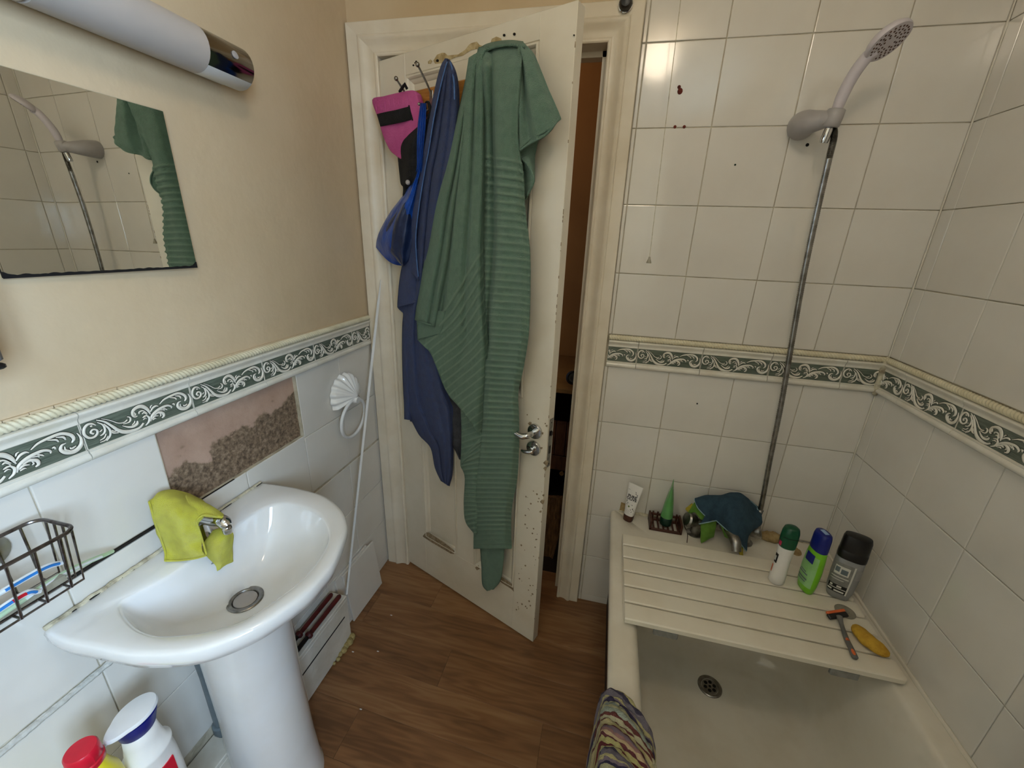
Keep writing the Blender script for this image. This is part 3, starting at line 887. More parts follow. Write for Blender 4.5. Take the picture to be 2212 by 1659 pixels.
# screw holes and stains in the tiles
def disc(b, axis, p, r, m=0, n=10, h=0.0006, sx=1.0, sz=1.0):
    p = Vector(p)
    if axis == 'back': f = lambda c, s: (p.x + c * r * sx, p.y, p.z + s * r * sz)
    ring = [f(math.cos(2 * PI * k / n), math.sin(2 * PI * k / n)) for k in range(n)]
    b.loft([[(x, p.y + 0.0005, z) for x, y, z in ring], [(x, p.y - h, z) for x, y, z in ring]], m=m)
for name, lst, mm in (('screw_hole', [(1458, 274), (1478, 274)], M['rust']), ('screw_hole', [(1744, 313)], M['hole']), ('plug', [(1588, 356)], M['deep_green']), ('screw_hole', [(1506, 872)], M['hole'])):
    for u, v in lst:
        b = MB(); disc(b, 'back', at_y(u, v, -0.0004), 0.0042 if v < 330 else 0.0026)
        b.build(name, mm, WB)
b = MB()
disc(b, 'back', at_y(1467, 188, -0.0004), 0.0046)
disc(b, 'back', at_y(1469, 197, -0.0004), 0.0078, sx=0.9)
b.build('rust_chip', M['rust'], WB)
# window behind the camera, in the right wall -----------------------------------
b = MB()
y0, y1, z0, z1 = WY0, WY1, WZ0, WZ1
for (a, c, d, e) in ((y0, y0 + 0.05, z0, z1), (y1 - 0.05, y1, z0, z1), (y0, y1, z0, z0 + 0.05), (y0, y1, z1 - 0.05, z1), ((y0 + y1) / 2 - 0.03, (y0 + y1) / 2 + 0.03, z0, z1)):
    b.box(WID - 0.012, WID + 0.03, a, c, d, e)
WIN = struct(b.build('window_1', M['gloss_white'], smooth_=False), 'white framed window in the right wall behind the viewer')

# ---------------------------------------------------------------- door frame (architrave, lining, stop)
APROF = [(0.0, 0.0), (0.0, 0.013), (0.003, 0.0155), (0.008, 0.0155), (0.011, 0.0125), (0.020, 0.0115), (0.030, 0.0135), (0.038, 0.0185), (0.044, 0.0225), (0.049, 0.0235),
         (0.053, 0.0215), (0.055, 0.0175), (0.058, 0.0185), (0.086, 0.0185), (0.088, 0.0165), (0.088, 0.0)]
def arch(name, pts, label, wx=1.0):
    b = MB()
    b.loft(pts)
    return struct(b.build(name, M['gloss_white'], angle=35), label)
WX = 0.1 / 0.088
arch('trim_1', [[(OP0 - w * WX, -o, -0.002) for w, o in APROF], [(OP0 - w * WX, -o, OPH + w) for w, o in APROF]], 'white moulded architrave on the hinge side of the door')
arch('trim_2', [[(OP0 - w * WX, -o, OPH + w) for w, o in APROF], [(OP1 + w, -o, OPH + w) for w, o in APROF]], 'white moulded architrave over the door')
arch('trim_3', [[(OP1 + w, -o, OPH + w) for w, o in APROF], [(OP1 + w, -o, -0.002) for w, o in APROF]], 'white moulded architrave between door and tiled wall')
b = MB()
b.box(OP0 - 0.012, OP0, 0.0, 0.118, 0, OPH)
b.box(OP1, OP1 + 0.012, 0.0, 0.118, 0, OPH)
b.box(OP0 - 0.012, OP1 + 0.012, 0.0, 0.118, OPH, OPH + 0.012)
b.box(OP1 - 0.014, OP1, 0.042, 0.075, 0, OPH)
b.box(OP0, OP0 + 0.014, 0.045, 0.075, 0, OPH)
b.box(OP0, OP1, 0.042, 0.075, OPH - 0.014, OPH)
TR4 = struct(b.build('trim_4', M['gloss_white'], smooth_=False), 'white door lining with its stop')
b = MB(); b.box(OP1 - 0.0012, OP1, 0.006, 0.028, 0.80, 0.93)
b.build('strike_plate', M['tool_black'], TR4, smooth_=False)

# ---------------------------------------------------------------- the door, standing ajar
DT, DW, DH = 0.035, 0.684, 1.944
DOOR = empty('door_1', HINGE, 'worn white panelled door standing ajar, towels hanging on it', 'door', kind='structure')
DM = basis(HINGE, DX, DNRM, (0, 0, 1))        # local: x along the door, y towards the room, z up
def dbox(b, s0, s1, z0, z1, o0, o1, m=0, c=0.0012):
    b.cbox(s0, s1, o0, o1, z0, z1, c, m, DM)
SX = [0.002, 0.118, 0.304, 0.392, 0.587, DW]  # stile | panel | muntin | panel | stile
ZX = [0.006, 0.206, 0.800, 0.972, 1.889, DH]
for s0, s1 in ((SX[0], SX[1]), (SX[4], SX[5])):
    b = MB(); dbox(b, s0, s1, ZX[0], ZX[5], -DT, 0); b.build('stile', M['door_white'], DOOR, angle=30)
for z0, z1 in ((ZX[0], ZX[1]), (ZX[2], ZX[3]), (ZX[4], ZX[5])):
    b = MB(); dbox(b, SX[1] - 0.0005, SX[4] + 0.0005, z0, z1, -DT + 0.0002, -0.0002); b.build('rail', M['door_white'], DOOR, angle=30)
for z0, z1 in ((ZX[1], ZX[2]), (ZX[3], ZX[4])):
    b = MB(); dbox(b, SX[2], SX[3], z0 - 0.0005, z1 + 0.0005, -DT + 0.0003, -0.0003); b.build('muntin', M['door_white'], DOOR, angle=30)
for s0, s1 in ((SX[1], SX[2]), (SX[3], SX[4])):
    for z0, z1 in ((ZX[1], ZX[2]), (ZX[3], ZX[4])):
        b = MB(); dbox(b, s0 - 0.001, s1 + 0.001, z0 - 0.001, z1 + 0.001, -DT + 0.010, -0.014); b.build('panel', M['door_white'], DOOR, angle=30)
        b = MB()
        pr = [(0.0, -0.0145), (0.0, -0.003), (0.0015, -0.003), (0.003, 0.0012), (0.007, 0.0022), (0.010, -0.0005), (0.012, -0.0055), (0.017, -0.008), (0.021, -0.0115), (0.0225, -0.0145)]
        rings = []
        for cs, cz, ds, dz in ((s0, z0, 1, 1), (s1, z0, -1, 1), (s1, z1, -1, -1), (s0, z1, 1, -1)):
            rings.append([DM @ Vector((cs + ds * w, o, cz + dz * w)) for w, o in pr])
        b.loft(rings, loop=True)
        b.build('panel_moulding', M['door_white'], DOOR, angle=30)
# wear: filler, chips and holes
def blob(b, poly, off, h, m=0):
    """thin patch on the door face from pixel outlines"""
    r0 = [at_door(u, v, off) for u, v in poly]
    r1 = [at_door(u, v, off + h) for u, v in poly]
    cu = sum(p[0] for p in poly) / len(poly); cv = sum(p[1] for p in poly) / len(poly)
    r2 = [at_door(u + (cu - u) * 0.18, v + (cv - v) * 0.18, off + h * 1.5) for u, v in poly]
    b.loft([r0, r1, r2], m=m)
def spot(u, v, r): return [(u + r * math.cos(2 * PI * k / 9), v + r * math.sin(2 * PI * k / 9)) for k in range(9)]
b = MB()
blob(b, [(936, 131), (944, 118), (955, 114), (962, 121), (990, 118), (1008, 106), (1018, 93), (1030, 90), (1036, 97), (1042, 99), (1032, 105), (1018, 108), (1000, 120), (984, 124), (965, 133), (952, 137), (940, 138)], -0.0004, 0.0009)
blob(b, [(1059, 96), (1062, 84), (1072, 79), (1083, 83), (1084, 92), (1074, 96), (1066, 99)], -0.0004, 0.0009)
blob(b, [(924, 133), (930, 128), (934, 132), (931, 138), (925, 138)], -0.0004, 0.0007)
b.build('filler_patch', M['filler'], DOOR)
b = MB()
for u, v, r in ((945, 131, 3.2), (1063, 94, 3.4), (1089, 76, 3.0), (1111, 73.5, 3.2), (1240, 76, 2.0)): blob(b, spot(u, v, r), -0.0002, 0.0016)
for k, (u, v) in enumerate([(893, 141), (897, 136), (899, 133)]): blob(b, spot(u, v, 2.2), -0.0002, 0.0005)
b.build('old_screw_hole', M['hole'], DOOR)
b = MB()
blob(b, [(913, 1158), (920, 1150), (926, 1150), (938, 1158), (960, 1172), (982, 1190), (981, 1197), (974, 1196), (950, 1182), (930, 1170), (916, 1161)], -0.0003, 0.0012)
blob(b, [(1080, 1246), (1086, 1247), (1108, 1263), (1110, 1278), (1104, 1272), (1085, 1260), (1078, 1254)], -0.0003, 0.0012)
blob(b, [(1026, 1226), (1034, 1221), (1036, 1229), (1030, 1232)], -0.0003, 0.0008)
rc = random.Random(5)
for k in range(46):
    v = 1060 + 260 * rc.random(); u = 1176 - (v - 1000) * 0.09 - 34 * rc.random() ** 1.6
    r = 0.8 + 1.6 * rc.random()
    blob(b, [(u - r, v - r * 0.5), (u, v - r), (u + r, v), (u + 0.3 * r, v + r), (u - r * 0.6, v + r * 0.6)], -0.0003, 0.0007)
for u, v, r in ((1172, 1084, 6), (1174, 1070, 3), (1168, 1105, 3), (1180, 1000, 7), (1178, 1012, 5), (1181, 920, 3), (1178, 915, 2), (1163, 905, 2), (1139, 896, 2), (1145, 915, 5), (1172, 936, 3), (1170, 968, 3)):
    blob(b, [(u - r, v), (u - r * 0.2, v - r * 0.8), (u + r * 0.7, v - r * 0.6), (u + r * 0.5, v + r * 0.4), (u + r * 0.1, v + r)], -0.0003, 0.0007)
b.build('paint_chip', M['chip'], DOOR)
# paint lost along the free edge
b = MB()
for k in range(30):
    z = 0.1 + 1.8 * rc.random(); h = 0.002 + 0.010 * rc.random() ** 2
    b.box(DW - 0.0013, DW + 0.0002, -0.0014, 0.0002, z, z + h, 0, DM)
b.build('edge_wear', M['chip'], DOOR, smooth_=False)
# lever handle, thumb turn, latch and hinges
HS, HZ = 0.640, 0.876
b = MB()
hm = basis(door(HS, HZ, 0), DX, (0, 0, 1), DNRM)
b.lathe([(0.0255, 0.0), (0.0255, 0.006), (0.0235, 0.0085), (0.012, 0.0095)], 32, hm)
HANDLE = b.build('handle', M['chrome'], DOOR)
b = MB()
pth = spline([(0, 0, 0.006), (0, 0, 0.030), (-0.004, -0.001, 0.043), (-0.020, -0.004, 0.050), (-0.050, 0.002, 0.050), (-0.085, 0.006, 0.048), (-0.115, 0.004, 0.046)], 26)
b.tube([hm @ p for p in pth], [0.0095] * 6 + [0.0098] * 14 + [0.0085, 0.008, 0.0075, 0.007, 0.006, 0.004], 14)
b.build('lever', M['chrome'], HANDLE)
b = MB()
tm = basis(door(HS - 0.001, 0.817, 0), DX, (0, 0, 1), DNRM)
b.lathe([(0.0255, 0.0), (0.0255, 0.006), (0.0235, 0.0085), (0.009, 0.0095), (0.009, 0.018), (0.006, 0.020)], 32, tm)
TT = b.build('thumb_turn', M['chrome'], DOOR)
b = MB()
b.tube([tm @ Vector(p) for p in spline([(0.006, -0.004, 0.017), (-0.006, -0.008, 0.021), (-0.022, -0.011, 0.023), (-0.033, -0.009, 0.023)], 10)], [0.007, 0.0078, 0.0075, 0.0072, 0.007, 0.0066, 0.0062, 0.0056, 0.0046, 0.003], 12)
b.build('turn_lever', M['chrome'], TT)
b = MB(); b.box(DW - 0.001, DW + 0.0012, -0.029, -0.008, 0.757, 0.925, 0, DM)
LT = b.build('latch_plate', M['steel'], DOOR, smooth_=False)
b = MB()
for z0, z1 in ((0.868, 0.884), (0.805, 0.832)): b.box(DW, DW + 0.0016, -0.024, -0.013, z0, z1, 0, DM)
b.box(DW, DW + 0.006, -0.022, -0.014, 0.870, 0.882, 0, DM)
for z in (0.912, 0.768): b.lathe([(0.0028, 0), (0.0028, 0.0016)], 10, DM @ T(DW, -0.0185, z) @ RYm(PI / 2))
b.build('latch_bolt', M['tool_black'], LT, smooth_=False)
for z in (0.245, 1.70):
    b = MB(); b.lathe([(0.005, 0), (0.005, 0.085)], 12, DM @ T(-0.001, 0.003, z)); b.build('hinge', M['steel'], DOOR)

# ---------------------------------------------------------------- the dark hall seen through the gap
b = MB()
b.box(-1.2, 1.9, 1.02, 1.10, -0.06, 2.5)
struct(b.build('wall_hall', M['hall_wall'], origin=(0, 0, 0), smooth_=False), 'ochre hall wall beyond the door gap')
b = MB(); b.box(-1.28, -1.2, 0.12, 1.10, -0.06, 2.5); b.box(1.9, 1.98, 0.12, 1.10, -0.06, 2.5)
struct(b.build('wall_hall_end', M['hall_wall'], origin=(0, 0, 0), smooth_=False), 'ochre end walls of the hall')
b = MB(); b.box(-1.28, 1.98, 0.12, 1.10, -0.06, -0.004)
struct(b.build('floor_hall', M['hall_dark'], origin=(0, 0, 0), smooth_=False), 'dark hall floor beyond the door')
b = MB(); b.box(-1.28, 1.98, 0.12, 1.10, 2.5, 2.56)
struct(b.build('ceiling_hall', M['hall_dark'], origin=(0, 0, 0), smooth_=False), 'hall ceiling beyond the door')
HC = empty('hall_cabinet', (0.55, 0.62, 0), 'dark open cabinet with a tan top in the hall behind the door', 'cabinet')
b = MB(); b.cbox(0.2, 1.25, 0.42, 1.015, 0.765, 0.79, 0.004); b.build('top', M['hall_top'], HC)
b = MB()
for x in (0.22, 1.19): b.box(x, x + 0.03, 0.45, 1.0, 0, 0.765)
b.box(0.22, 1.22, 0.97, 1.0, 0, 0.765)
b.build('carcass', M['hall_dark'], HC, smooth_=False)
for k in range(5):
    b = MB(); b.cbox(0.64 + k * 0.052, 0.689 + k * 0.052, 0.452, 0.47, 0.42, 0.605, 0.002); b.build('slat', M['hall_wood'], HC)
b = MB(); b.cbox(0.60, 0.95, 0.446, 0.452, 0.34, 0.42, 0.002); b.build('drawer_front', M['hall_wood'], HC)
b = MB(); b.lathe([(0.004, 0), (0.004, 0.012), (0.012, 0.018), (0.010, 0.024)], 12, T(0.739, 0.446, 0.335) @ RXm(PI / 2)); b.build('knob', M['hall_top'], HC)
b = MB()
b.lathe([(0.030, 0), (0.034, 0.004), (0.034, 0.014), (0.026, 0.018), (0.022, 0.012), (0.013, 0.012), (0.013, 0.016), (0.006, 0.018)], 22, T(0.752, 0.47, 0.832) @ RXm(1.25))
o = b.build('speaker_cone', M['black']); tag(o, 'round black ringed object standing on the hall cabinet', 'speaker')
b = MB()
pm = [at_y(1183, 1075, 0.26), at_y(1222, 1077, 0.26), at_y(1222, 1105, 0.26), at_y(1192, 1215, 0.2), at_y(1177, 1235, 0.2), at_y(1150, 1235, 0.2)]
b.loft([pm, [p + Vector((0, 0.022, 0)) for p in pm]])
o = b.build('rough_plank', M['plank_old'], smooth_=False); tag(o, 'weathered wooden plank leaning in the dark hall gap', 'plank')

# ---------------------------------------------------------------- hook board on the door
HB = empty('hook_board', door(0.10, 1.776, 0.0), 'pine board with metal double hooks screwed across the door top', 'hook rack')
b = MB(); b.cbox(0.105, 0.535, 0.0030, 0.020, 1.777, 1.838, 0.003, 0, DM); b.build('board', M['pine'], HB, angle=30)
HOOKS = [(0.150, 1.860, 0.062), (0.245, 1.876, 0.068), (0.338, 1.858, 0.062), (0.520, 1.850, 0.062)]
def ballpts(r, n=7): return [(max(0.0006, r * math.sin(PI * k / n)), -r * math.cos(PI * k / n)) for k in range(n + 1)]
for s, hz, ho_ in HOOKS:
    b = MB()
    b.cbox(s - 0.007, s + 0.007, 0.020, 0.0225, 1.775, 1.829, 0.001, 0, DM)
    up = [DM @ Vector(p) for p in spline([(s, 0.022, 1.820), (s, 0.022 + (ho_ - 0.022) * 0.3, 1.820 + (hz - 1.82) * 0.35), (s - 0.001, 0.022 + (ho_ - 0.022) * 0.65, 1.820 + (hz - 1.82) * 0.68), (s - 0.002, ho_, hz)], 12)]
    b.tube(up, 0.0028, 8)
    b.lathe(ballpts(0.0062), 12, T(*up[-1]))
    for sg in (-1, 1):
        dn = [DM @ Vector(p) for p in spline([(s, 0.022, 1.790), (s + sg * 0.006, 0.034, 1.777), (s + sg * 0.014, 0.046, 1.777), (s + sg * 0.018, 0.052, 1.790)], 10)]
        b.tube(dn, 0.0026, 8)
        b.lathe(ballpts(0.0048), 10, T(*dn[-1]))
    b.build('hook', M['steel'], HB)

# ---------------------------------------------------------------- cloth hanging on the door
def sheet(b, Lp, Rp, nt, ns, off, rib=None, bow=None, m=0, hem=None):
    """cloth between two edges given as pixel paths on the photo, standing off the door by off(s,t)"""
    Ls = [cr1(Lp, j / nt) for j in range(nt + 1)]
    Rs = [cr1(Rp, j / nt) for j in range(nt + 1)]
    acc = 0.0; prev = None; dist = []
    for j in range(nt + 1):
        p = at_door((Ls[j][0] + Rs[j][0]) / 2, (Ls[j][1] + Rs[j][1]) / 2, off(0.5, j / nt))
        if prev is not None: acc += (p - prev).length
        prev = p; dist.append(acc)
    def px(s, t):
        j = int(round(t * nt))
        l, r = Ls[j], Rs[j]
        u, v = l[0] + (r[0] - l[0]) * s, l[1] + (r[1] - l[1]) * s
        if bow: du, dv = bow(s, t); u += du; v += dv
        return u, v, j
    def fn(s, t):
        u, v, j = px(s, t)
        o = off(s, t)
        if rib:
            c, k = rib(s, t, u, v, dist[j])
            f = c - math.floor(c)
            o += 0.0046 * k * math.exp(-((f - 0.5) ** 2) / (2 * 0.10 ** 2))
        if hem and t > 1 - hem:
            o += 0.0022
        o += 0.0016 * mnoise.noise(Vector((u * 0.05, v * 0.05, m)))
        return at_door(u, v, o)
    def uvf(s, t):
        if not rib: return (0, 0)
        u, v, j = px(s, t)
        return rib(s, t, u, v, dist[j])
    b.grid(fn, ns, nt, m=m, uvfn=uvf)

# the green towel
b = MB()
VL = [95, 200, 300, 380, 450, 540, 631, 721, 790, 845, 900, 960, 1031, 1095, 1140, 1185]
AL = list(zip([1035, 1041, 1044, 1043, 1041, 1041, 1041, 1050, 1049, 1047, 1044, 1040, 1031, 1028, 1024, 1023.7], [103] + VL[1:]))
AR = list(zip([1130, 1122, 1119, 1131, 1134, 1144, 1145, 1142, 1132, 1120, 1121, 1121, 1117.7, 1106, 1104, 1105], [95] + VL[1:]))
def fold1(t): return prof([(0, 0.30), (0.28, 0.30), (0.36, 0.24), (0.47, 0.06), (0.55, 0.0), (1, -0.3)], t)
def offA(s, t):
    f = fold1(t)
    base = prof([(0, 0.100), (0.05, 0.096), (0.3, 0.074), (0.6, 0.058), (1, 0.050)], t)
    if f > 0.02:
        lowz = base - 0.044 * smooth(t * 8)
        hi = base
        d = prof([(0, lowz - 0.004), (max(0.01, f * 0.5), lowz + 0.006), (f - 0.01, lowz - 0.006), (f + 0.07, hi), (1, hi)], s)
    else:
        d = base - 0.012 * (1 - smooth(s * 6))
    d += 0.007 * math.sin((s - f) * 7.2 + 0.6 + t * 1.2) * smooth(t * 5) * smooth((s - f) * 5)
    d -= 0.022 * smooth((s - 0.80) / 0.2) * smooth(t * 4)
    if t < 0.03: d -= 0.05 * (1 - t / 0.03) * 0.6
    return d
def ribA(s, t, u, v, d):
    return d / 0.0196 - 0.55 * s * prof([(0, 1.3), (0.45, 0.9), (0.8, 0.2), (1, -0.6)], t) - 0.8 * max(0, s - 0.8), smooth((v - 333 + 20 * (0.5 - s)) / 12) * prof([(0, 1), (0.9, 1), (0.97, 0.3), (1, 0)], t)
sheet(b, AL, AR, 400, 44, offA, ribA, hem=0.008)
BL = [(1014, 125), (1004, 200), (996, 300), (989, 380), (981, 450), (972, 540), (961, 615), (952, 680), (903, 733)]
BR = [(1046, 105), (1047, 200), (1048, 300), (1048, 380), (1046, 450), (1044, 540), (1047, 650), (1056, 790), (1042, 947)]
def offB(s, t):
    base = prof([(0, 0.090), (0.3, 0.070), (1, 0.058)], t)
    return base + prof([(0, -0.012), (0.10, 0.004), (0.35, 0.004), (0.52, -0.008), (0.62, 0.002), (0.85, -0.002), (1, -0.030)], s) * smooth(t * 6 + 0.2) + 0.006 * math.sin(5 * s + 3 * t) * t
def ribB(s, t, u, v, d):
    th = math.radians(prof([(0, 64), (0.75, 58), (1, 42)], t))
    c = (u - 960) * math.sin(th) + (v - 660) * math.cos(th)
    return c / 14.3, smooth((c + 4) / 6)
bowB = lambda s, t: (0, prof([(0, 0), (0.2, -14), (0.3, -3), (0.45, 17), (0.7, 6), (1, 0)], s) * smooth((t - 0.72) / 0.28))
sheet(b, BL, BR, 220, 60, offB, ribB, bow=bowB, hem=0.008)
B2L = [(900, 668), (901.5, 700), (902.7, 733)]
B2R = [(962, 672), (958, 700), (952, 722)]
sheet(b, B2L, B2R, 14, 14, lambda s, t: 0.060 + 0.004 * s)
CL = [(1030, 118), (1010, 162), (996, 223), (978.5, 293), (960, 367), (937, 450), (921, 549), (906, 619), (896.7, 690)]
CR = [(1056, 100), (1036, 150), (1016, 223), (1009, 293), (1002, 367), (992, 450), (980, 549), (968, 619), (950, 710)]
def offC(s, t):
    base = prof([(0, 0.088), (0.25, 0.074), (1, 0.068)], t)
    return base + prof([(0, -0.022), (0.18, 0.0), (0.42, 0.008), (0.58, -0.008), (0.72, 0.006), (0.86, -0.014), (1, -0.020)], s) * smooth(t * 5 + 0.2)
sheet(b, CL, CR, 70, 26, offC, hem=0.012)
DL = [(1118, 96), (1119, 150), (1118, 200), (1117, 250), (1117, 300), (1118, 333)]
DR = [(1131, 95), (1152, 116), (1169, 152), (1187, 197), (1203, 233), (1211, 254)]
def offD(s, t):
    base = prof([(0, 0.094), (0.4, 0.080), (1, 0.066)], t)
    w = smooth(t * 3)
    return base + w * (prof([(0, -0.022), (0.10, 0.006), (0.28, -0.018 * (1 - t)), (0.45, 0.010), (0.8, 0.004), (1, -0.010)], s)) - 0.02 * (1 - w) * s
sheet(b, DL, DR, 60, 34, offD, bow=lambda s, t: (0, (9 * math.sin(PI * s) - 5 * math.sin(2 * PI * s)) * t * t), hem=0.02)
EL = [(1118, 290), (1119, 333), (1136, 352), (1149, 373), (1153, 392)]
ER = [(1190, 262), (1165, 300), (1157, 330), (1154, 362), (1153.5, 393)]
sheet(b, EL, ER, 30, 10, lambda s, t: prof([(0, 0.052), (1, 0.020)], s))
E2L = [(1120, 336), (1128, 372), (1133, 405), (1136, 432)]
E2R = [(1122, 336), (1144, 362), (1153, 390), (1140, 420)]
sheet(b, E2L, E2R, 26, 10, lambda s, t: prof([(0, 0.030), (1, 0.048)], s))
FL = [(996, 880), (997.5, 925), (997.5, 965), (995.5, 1002)]
FR = [(1034, 930), (1044, 946), (1022, 974), (1000, 1001)]
sheet(b, FL, FR, 50, 18, lambda s, t: 0.030 + 0.016 * s, rib=lambda s, t, u, v, d: ((v + 0.35 * (u - 1000)) / 13, 0.8))
GL = [(1002, 985), (995.5, 1004), (1005, 1030), (1003, 1088), (1006.5, 1126), (1024, 1151)]
GR_ = [(1048, 930), (1042, 990), (1036, 1030), (1034, 1088), (1032, 1120), (1030, 1154)]
sheet(b, GL, GR_, 100, 16, lambda s, t: 0.034 + 0.012 * math.sin(PI * s), rib=lambda s, t, u, v, d: (d / 0.019, 1.0))
HL = [(1038, 1180), (1041, 1225), (1043, 1262), (1053, 1276)]
HR = [(1090, 1180), (1087, 1215), (1081, 1252), (1066, 1272)]
sheet(b, HL, HR, 40, 16, lambda s, t: 0.030 + 0.012 * math.sin(PI * s) + 0.004 * math.sin(9 * s))
# the part thrown over the hook, running back to the door
TLb = [(1033, 108), (1052, 97), (1078, 91), (1104, 89), (1130, 92)]
TLf = [(1030, 124), (1052, 108), (1078, 100), (1104, 97), (1134, 101)]
def over(s, t):
    u, v = cr1(TLf, s); u2, v2 = cr1(TLb, s)
    return at_door(u + (u2 - u) * t, v + (v2 - v) * t, 0.086 - 0.05 * t)
b.grid(over, 30, 6, uvfn=lambda s, t: (0, 0))
GT = b.build('bath_towel', M['green_towel'], angle=180, fixn=False, origin=at_door(1080, 1276, 0.03))
tag(GT, 'sage green ribbed bath towel hanging from the door hook, almost reaching the floor', 'towel')
solid(GT, 0.005)
def hemline(b, pts, n=30, r=0.0026):
    b.tube([at_door(*q) for q in spline(pts, n)], r, 7)
b = MB()
hemline(b, [(1118, 333.5, offD(0, 1) + .003), (1126, 318, offD(.09, 1) + .003), (1144, 301, offD(.28, 1) + .003), (1165, 290, offD(.5, 1) + .003), (1185, 278, offD(.72, 1) + .003), (1211, 255, offD(1, 1) + .003)])
b.build('hem', M['green_towel'], GT)
b = MB()
hemline(b, [(1118, 333.5, .056), (1127, 343, .054), (1138, 354, .053), (1149, 372, .052), (1153, 391, .050), (1147, 408, .050), (1140, 419, .048)])
b.build('hem', M['green_towel'], GT)
b = MB()
hemline(b, [(897, 690, offC(0, 1) + .003), (915, 697, offC(.35, 1) + .003), (932, 703, offC(.66, 1) + .003), (949, 710, offC(1, 1) + .003)])
b.build('hem', M['green_towel'], GT)
b = MB()
hemline(b, [(903 + 139 * q, 733 + 214 * q + bowB(q, 1)[1], offB(q, 1) + .003) for q in (0, .1, .2, .3, .4, .5, .6, .7, .8, .9, 1)], 44)
b.build('hem', M['green_towel'], GT)

# the blue towel
b = MB()
L2 = list(zip([967, 958, 948, 935, 922, 910, 902, 897, 893, 888, 873, 869.6, 874, 886, 891, 907, 931, 940.6, 953], [128, 150, 192, 257, 319, 373, 434, 500, 560, 620, 673, 751, 872, 907, 911, 940, 967, 1010, 1038]))
R2 = list(zip([971, 982, 989, 991, 985, 977, 969, 960, 954, 948, 945, 948, 966, 978, 979, 980, 979, 977, 970], [129, 150, 182, 230, 319, 373, 434, 500, 560, 620, 673, 751, 845, 880, 905, 930, 960, 1020, 1050]))
def off2(s, t):
    base = prof([(0, 0.088), (0.2, 0.066), (0.5, 0.046), (1, 0.034)], t)
    return base + smooth(t * 8) * (prof([(0, -0.018), (0.15, 0.002), (0.30, 0.008), (0.36, -0.001), (0.60, 0.007), (0.72, 0.002), (0.86, 0.004), (1, -0.020)], s)) - 0.03 * (1 - smooth(t * 14))
sheet(b, L2, R2, 150, 40, off2)
L1 = [(962, 128), (953, 146), (941, 192), (928, 257), (915, 319), (899, 373), (890, 434), (885, 500), (879, 545), (872, 567)]
R1 = [(968, 128), (961, 150), (950.5, 192), (937, 257), (927, 319), (917, 373), (907, 434), (899, 500), (899, 545), (904.5, 607)]
def off1(s, t):
    base = prof([(0, 0.094), (0.25, 0.086), (0.6, 0.072), (1, 0.060)], t)
    return base + prof([(0, -0.030), (0.35, -0.006), (1, 0.0)], s) * smooth(t * 6) - 0.03 * (1 - smooth(t * 12))
sheet(b, L1, R1, 90, 14, off1, hem=0.02)
L3 = [(884, 540), (871, 570), (864, 606), (860, 648), (859.5, 664)]
R3 = [(905, 540), (902, 574), (900, 606), (900, 640), (901, 653)]
sheet(b, L3, R3, 40, 12, lambda s, t: 0.050 + 0.008 * math.sin(PI * s), hem=0.10)
L4 = [(859.5, 655), (860, 664), (866, 671), (873, 677)]
R4 = [(905, 645), (902, 655), (900, 668), (899, 677)]
sheet(b, L4, R4, 12, 8, lambda s, t: 0.040)
L5 = [(866, 655), (872, 680), (870, 751), (873.5, 860), (874.5, 905.5)]
R5 = [(898, 655), (897, 680), (889, 751), (888.5, 860), (888.5, 907)]
sheet(b, L5, R5, 60, 10, lambda s, t: 0.030 + 0.016 * math.sin(PI * (0.15 + 0.8 * s)), hem=0.02)
BT = b.build('hand_towel', M['blue_towel'], angle=180, fixn=False, origin=at_door(960, 1050, 0.02))
tag(BT, 'royal blue towel hanging from the door hook left of the green one', 'towel')
solid(BT, 0.005)
b = MB()
def offp(t): return off1(1.0, t) + 0.004
b.tube([at_door(*cr1(R1, t / 60), offp(t / 60)) for t in range(2, 60)], 0.0017, 6)
b.tube([at_door(*cr1([(971, 130), (977, 150), (981, 182), (982, 215)], t / 24), 0.084) for t in range(2, 25)], 0.0020, 6)
b.build('piping', M['blue_edge'], BT)

# dark garment behind the green towel
b = MB()
KL = [(985, 176), (975, 260), (962, 400), (952, 600), (955, 760), (962, 840), (972, 915), (974, 952), (985, 975), (992, 991)]
KR = [(1000, 174), (1005, 260), (1004, 400), (1000, 600), (1004, 760), (1006, 840), (1003, 915), (1001, 945), (998, 980), (993.5, 993)]
sheet(b, KL, KR, 60, 12, lambda s, t: 0.017 + 0.006 * math.sin(7 * s) * t)
o = b.build('dark_garment', M['charcoal'], angle=180, fixn=False, origin=at_door(990, 990, 0.01))
tag(o, 'charcoal checked garment, its tail showing between the blue and green towels', 'garment')
solid(o, 0.003)

# pink foam float
FLT = empty('foam_float', at_door(850, 340, 0.04), 'pink ridged foam swim float with a black strap hanging on the first hook', 'float')
outl = [(797, 213), (822, 205), (850, 198), (880, 192), (888, 194), (893, 201), (899, 225), (904, 250), (901, 283), (890, 315), (872, 338), (861, 343), (848, 335), (835, 322), (821, 292), (810, 254)]
b = MB()
ol = spline_closed([Vector(at_door(u, v, 0.065)) for u, v in outl], 64)
ol = [Vector(p) for p in ol]
cen = sum(ol, Vector()) / len(ol)
def ringo(k, off): return [cen + (p - cen) * k + DNRM * off for p in ol]
rings = [ringo(0.94, -0.026), ringo(0.99, -0.023), ringo(1.0, -0.016), ringo(1.0, -0.006), ringo(0.985, -0.001), ringo(0.95, 0.0), ringo(0.6, 0.0012), ringo(0.2, 0.0014)]
b.loft(rings)
b.build('foam', M['pink'], FLT, angle=60)
b = MB()
for s in range(9):                             # moulded ridges near the top
    u0 = 806 + s * 9.6; v0 = 222 - s * 2.6
    b.tube([at_door(u0 + k * 1.6, v0 + k * 11, 0.0655) for k in range(3)], [0.0012, 0.0022, 0.001], 6)
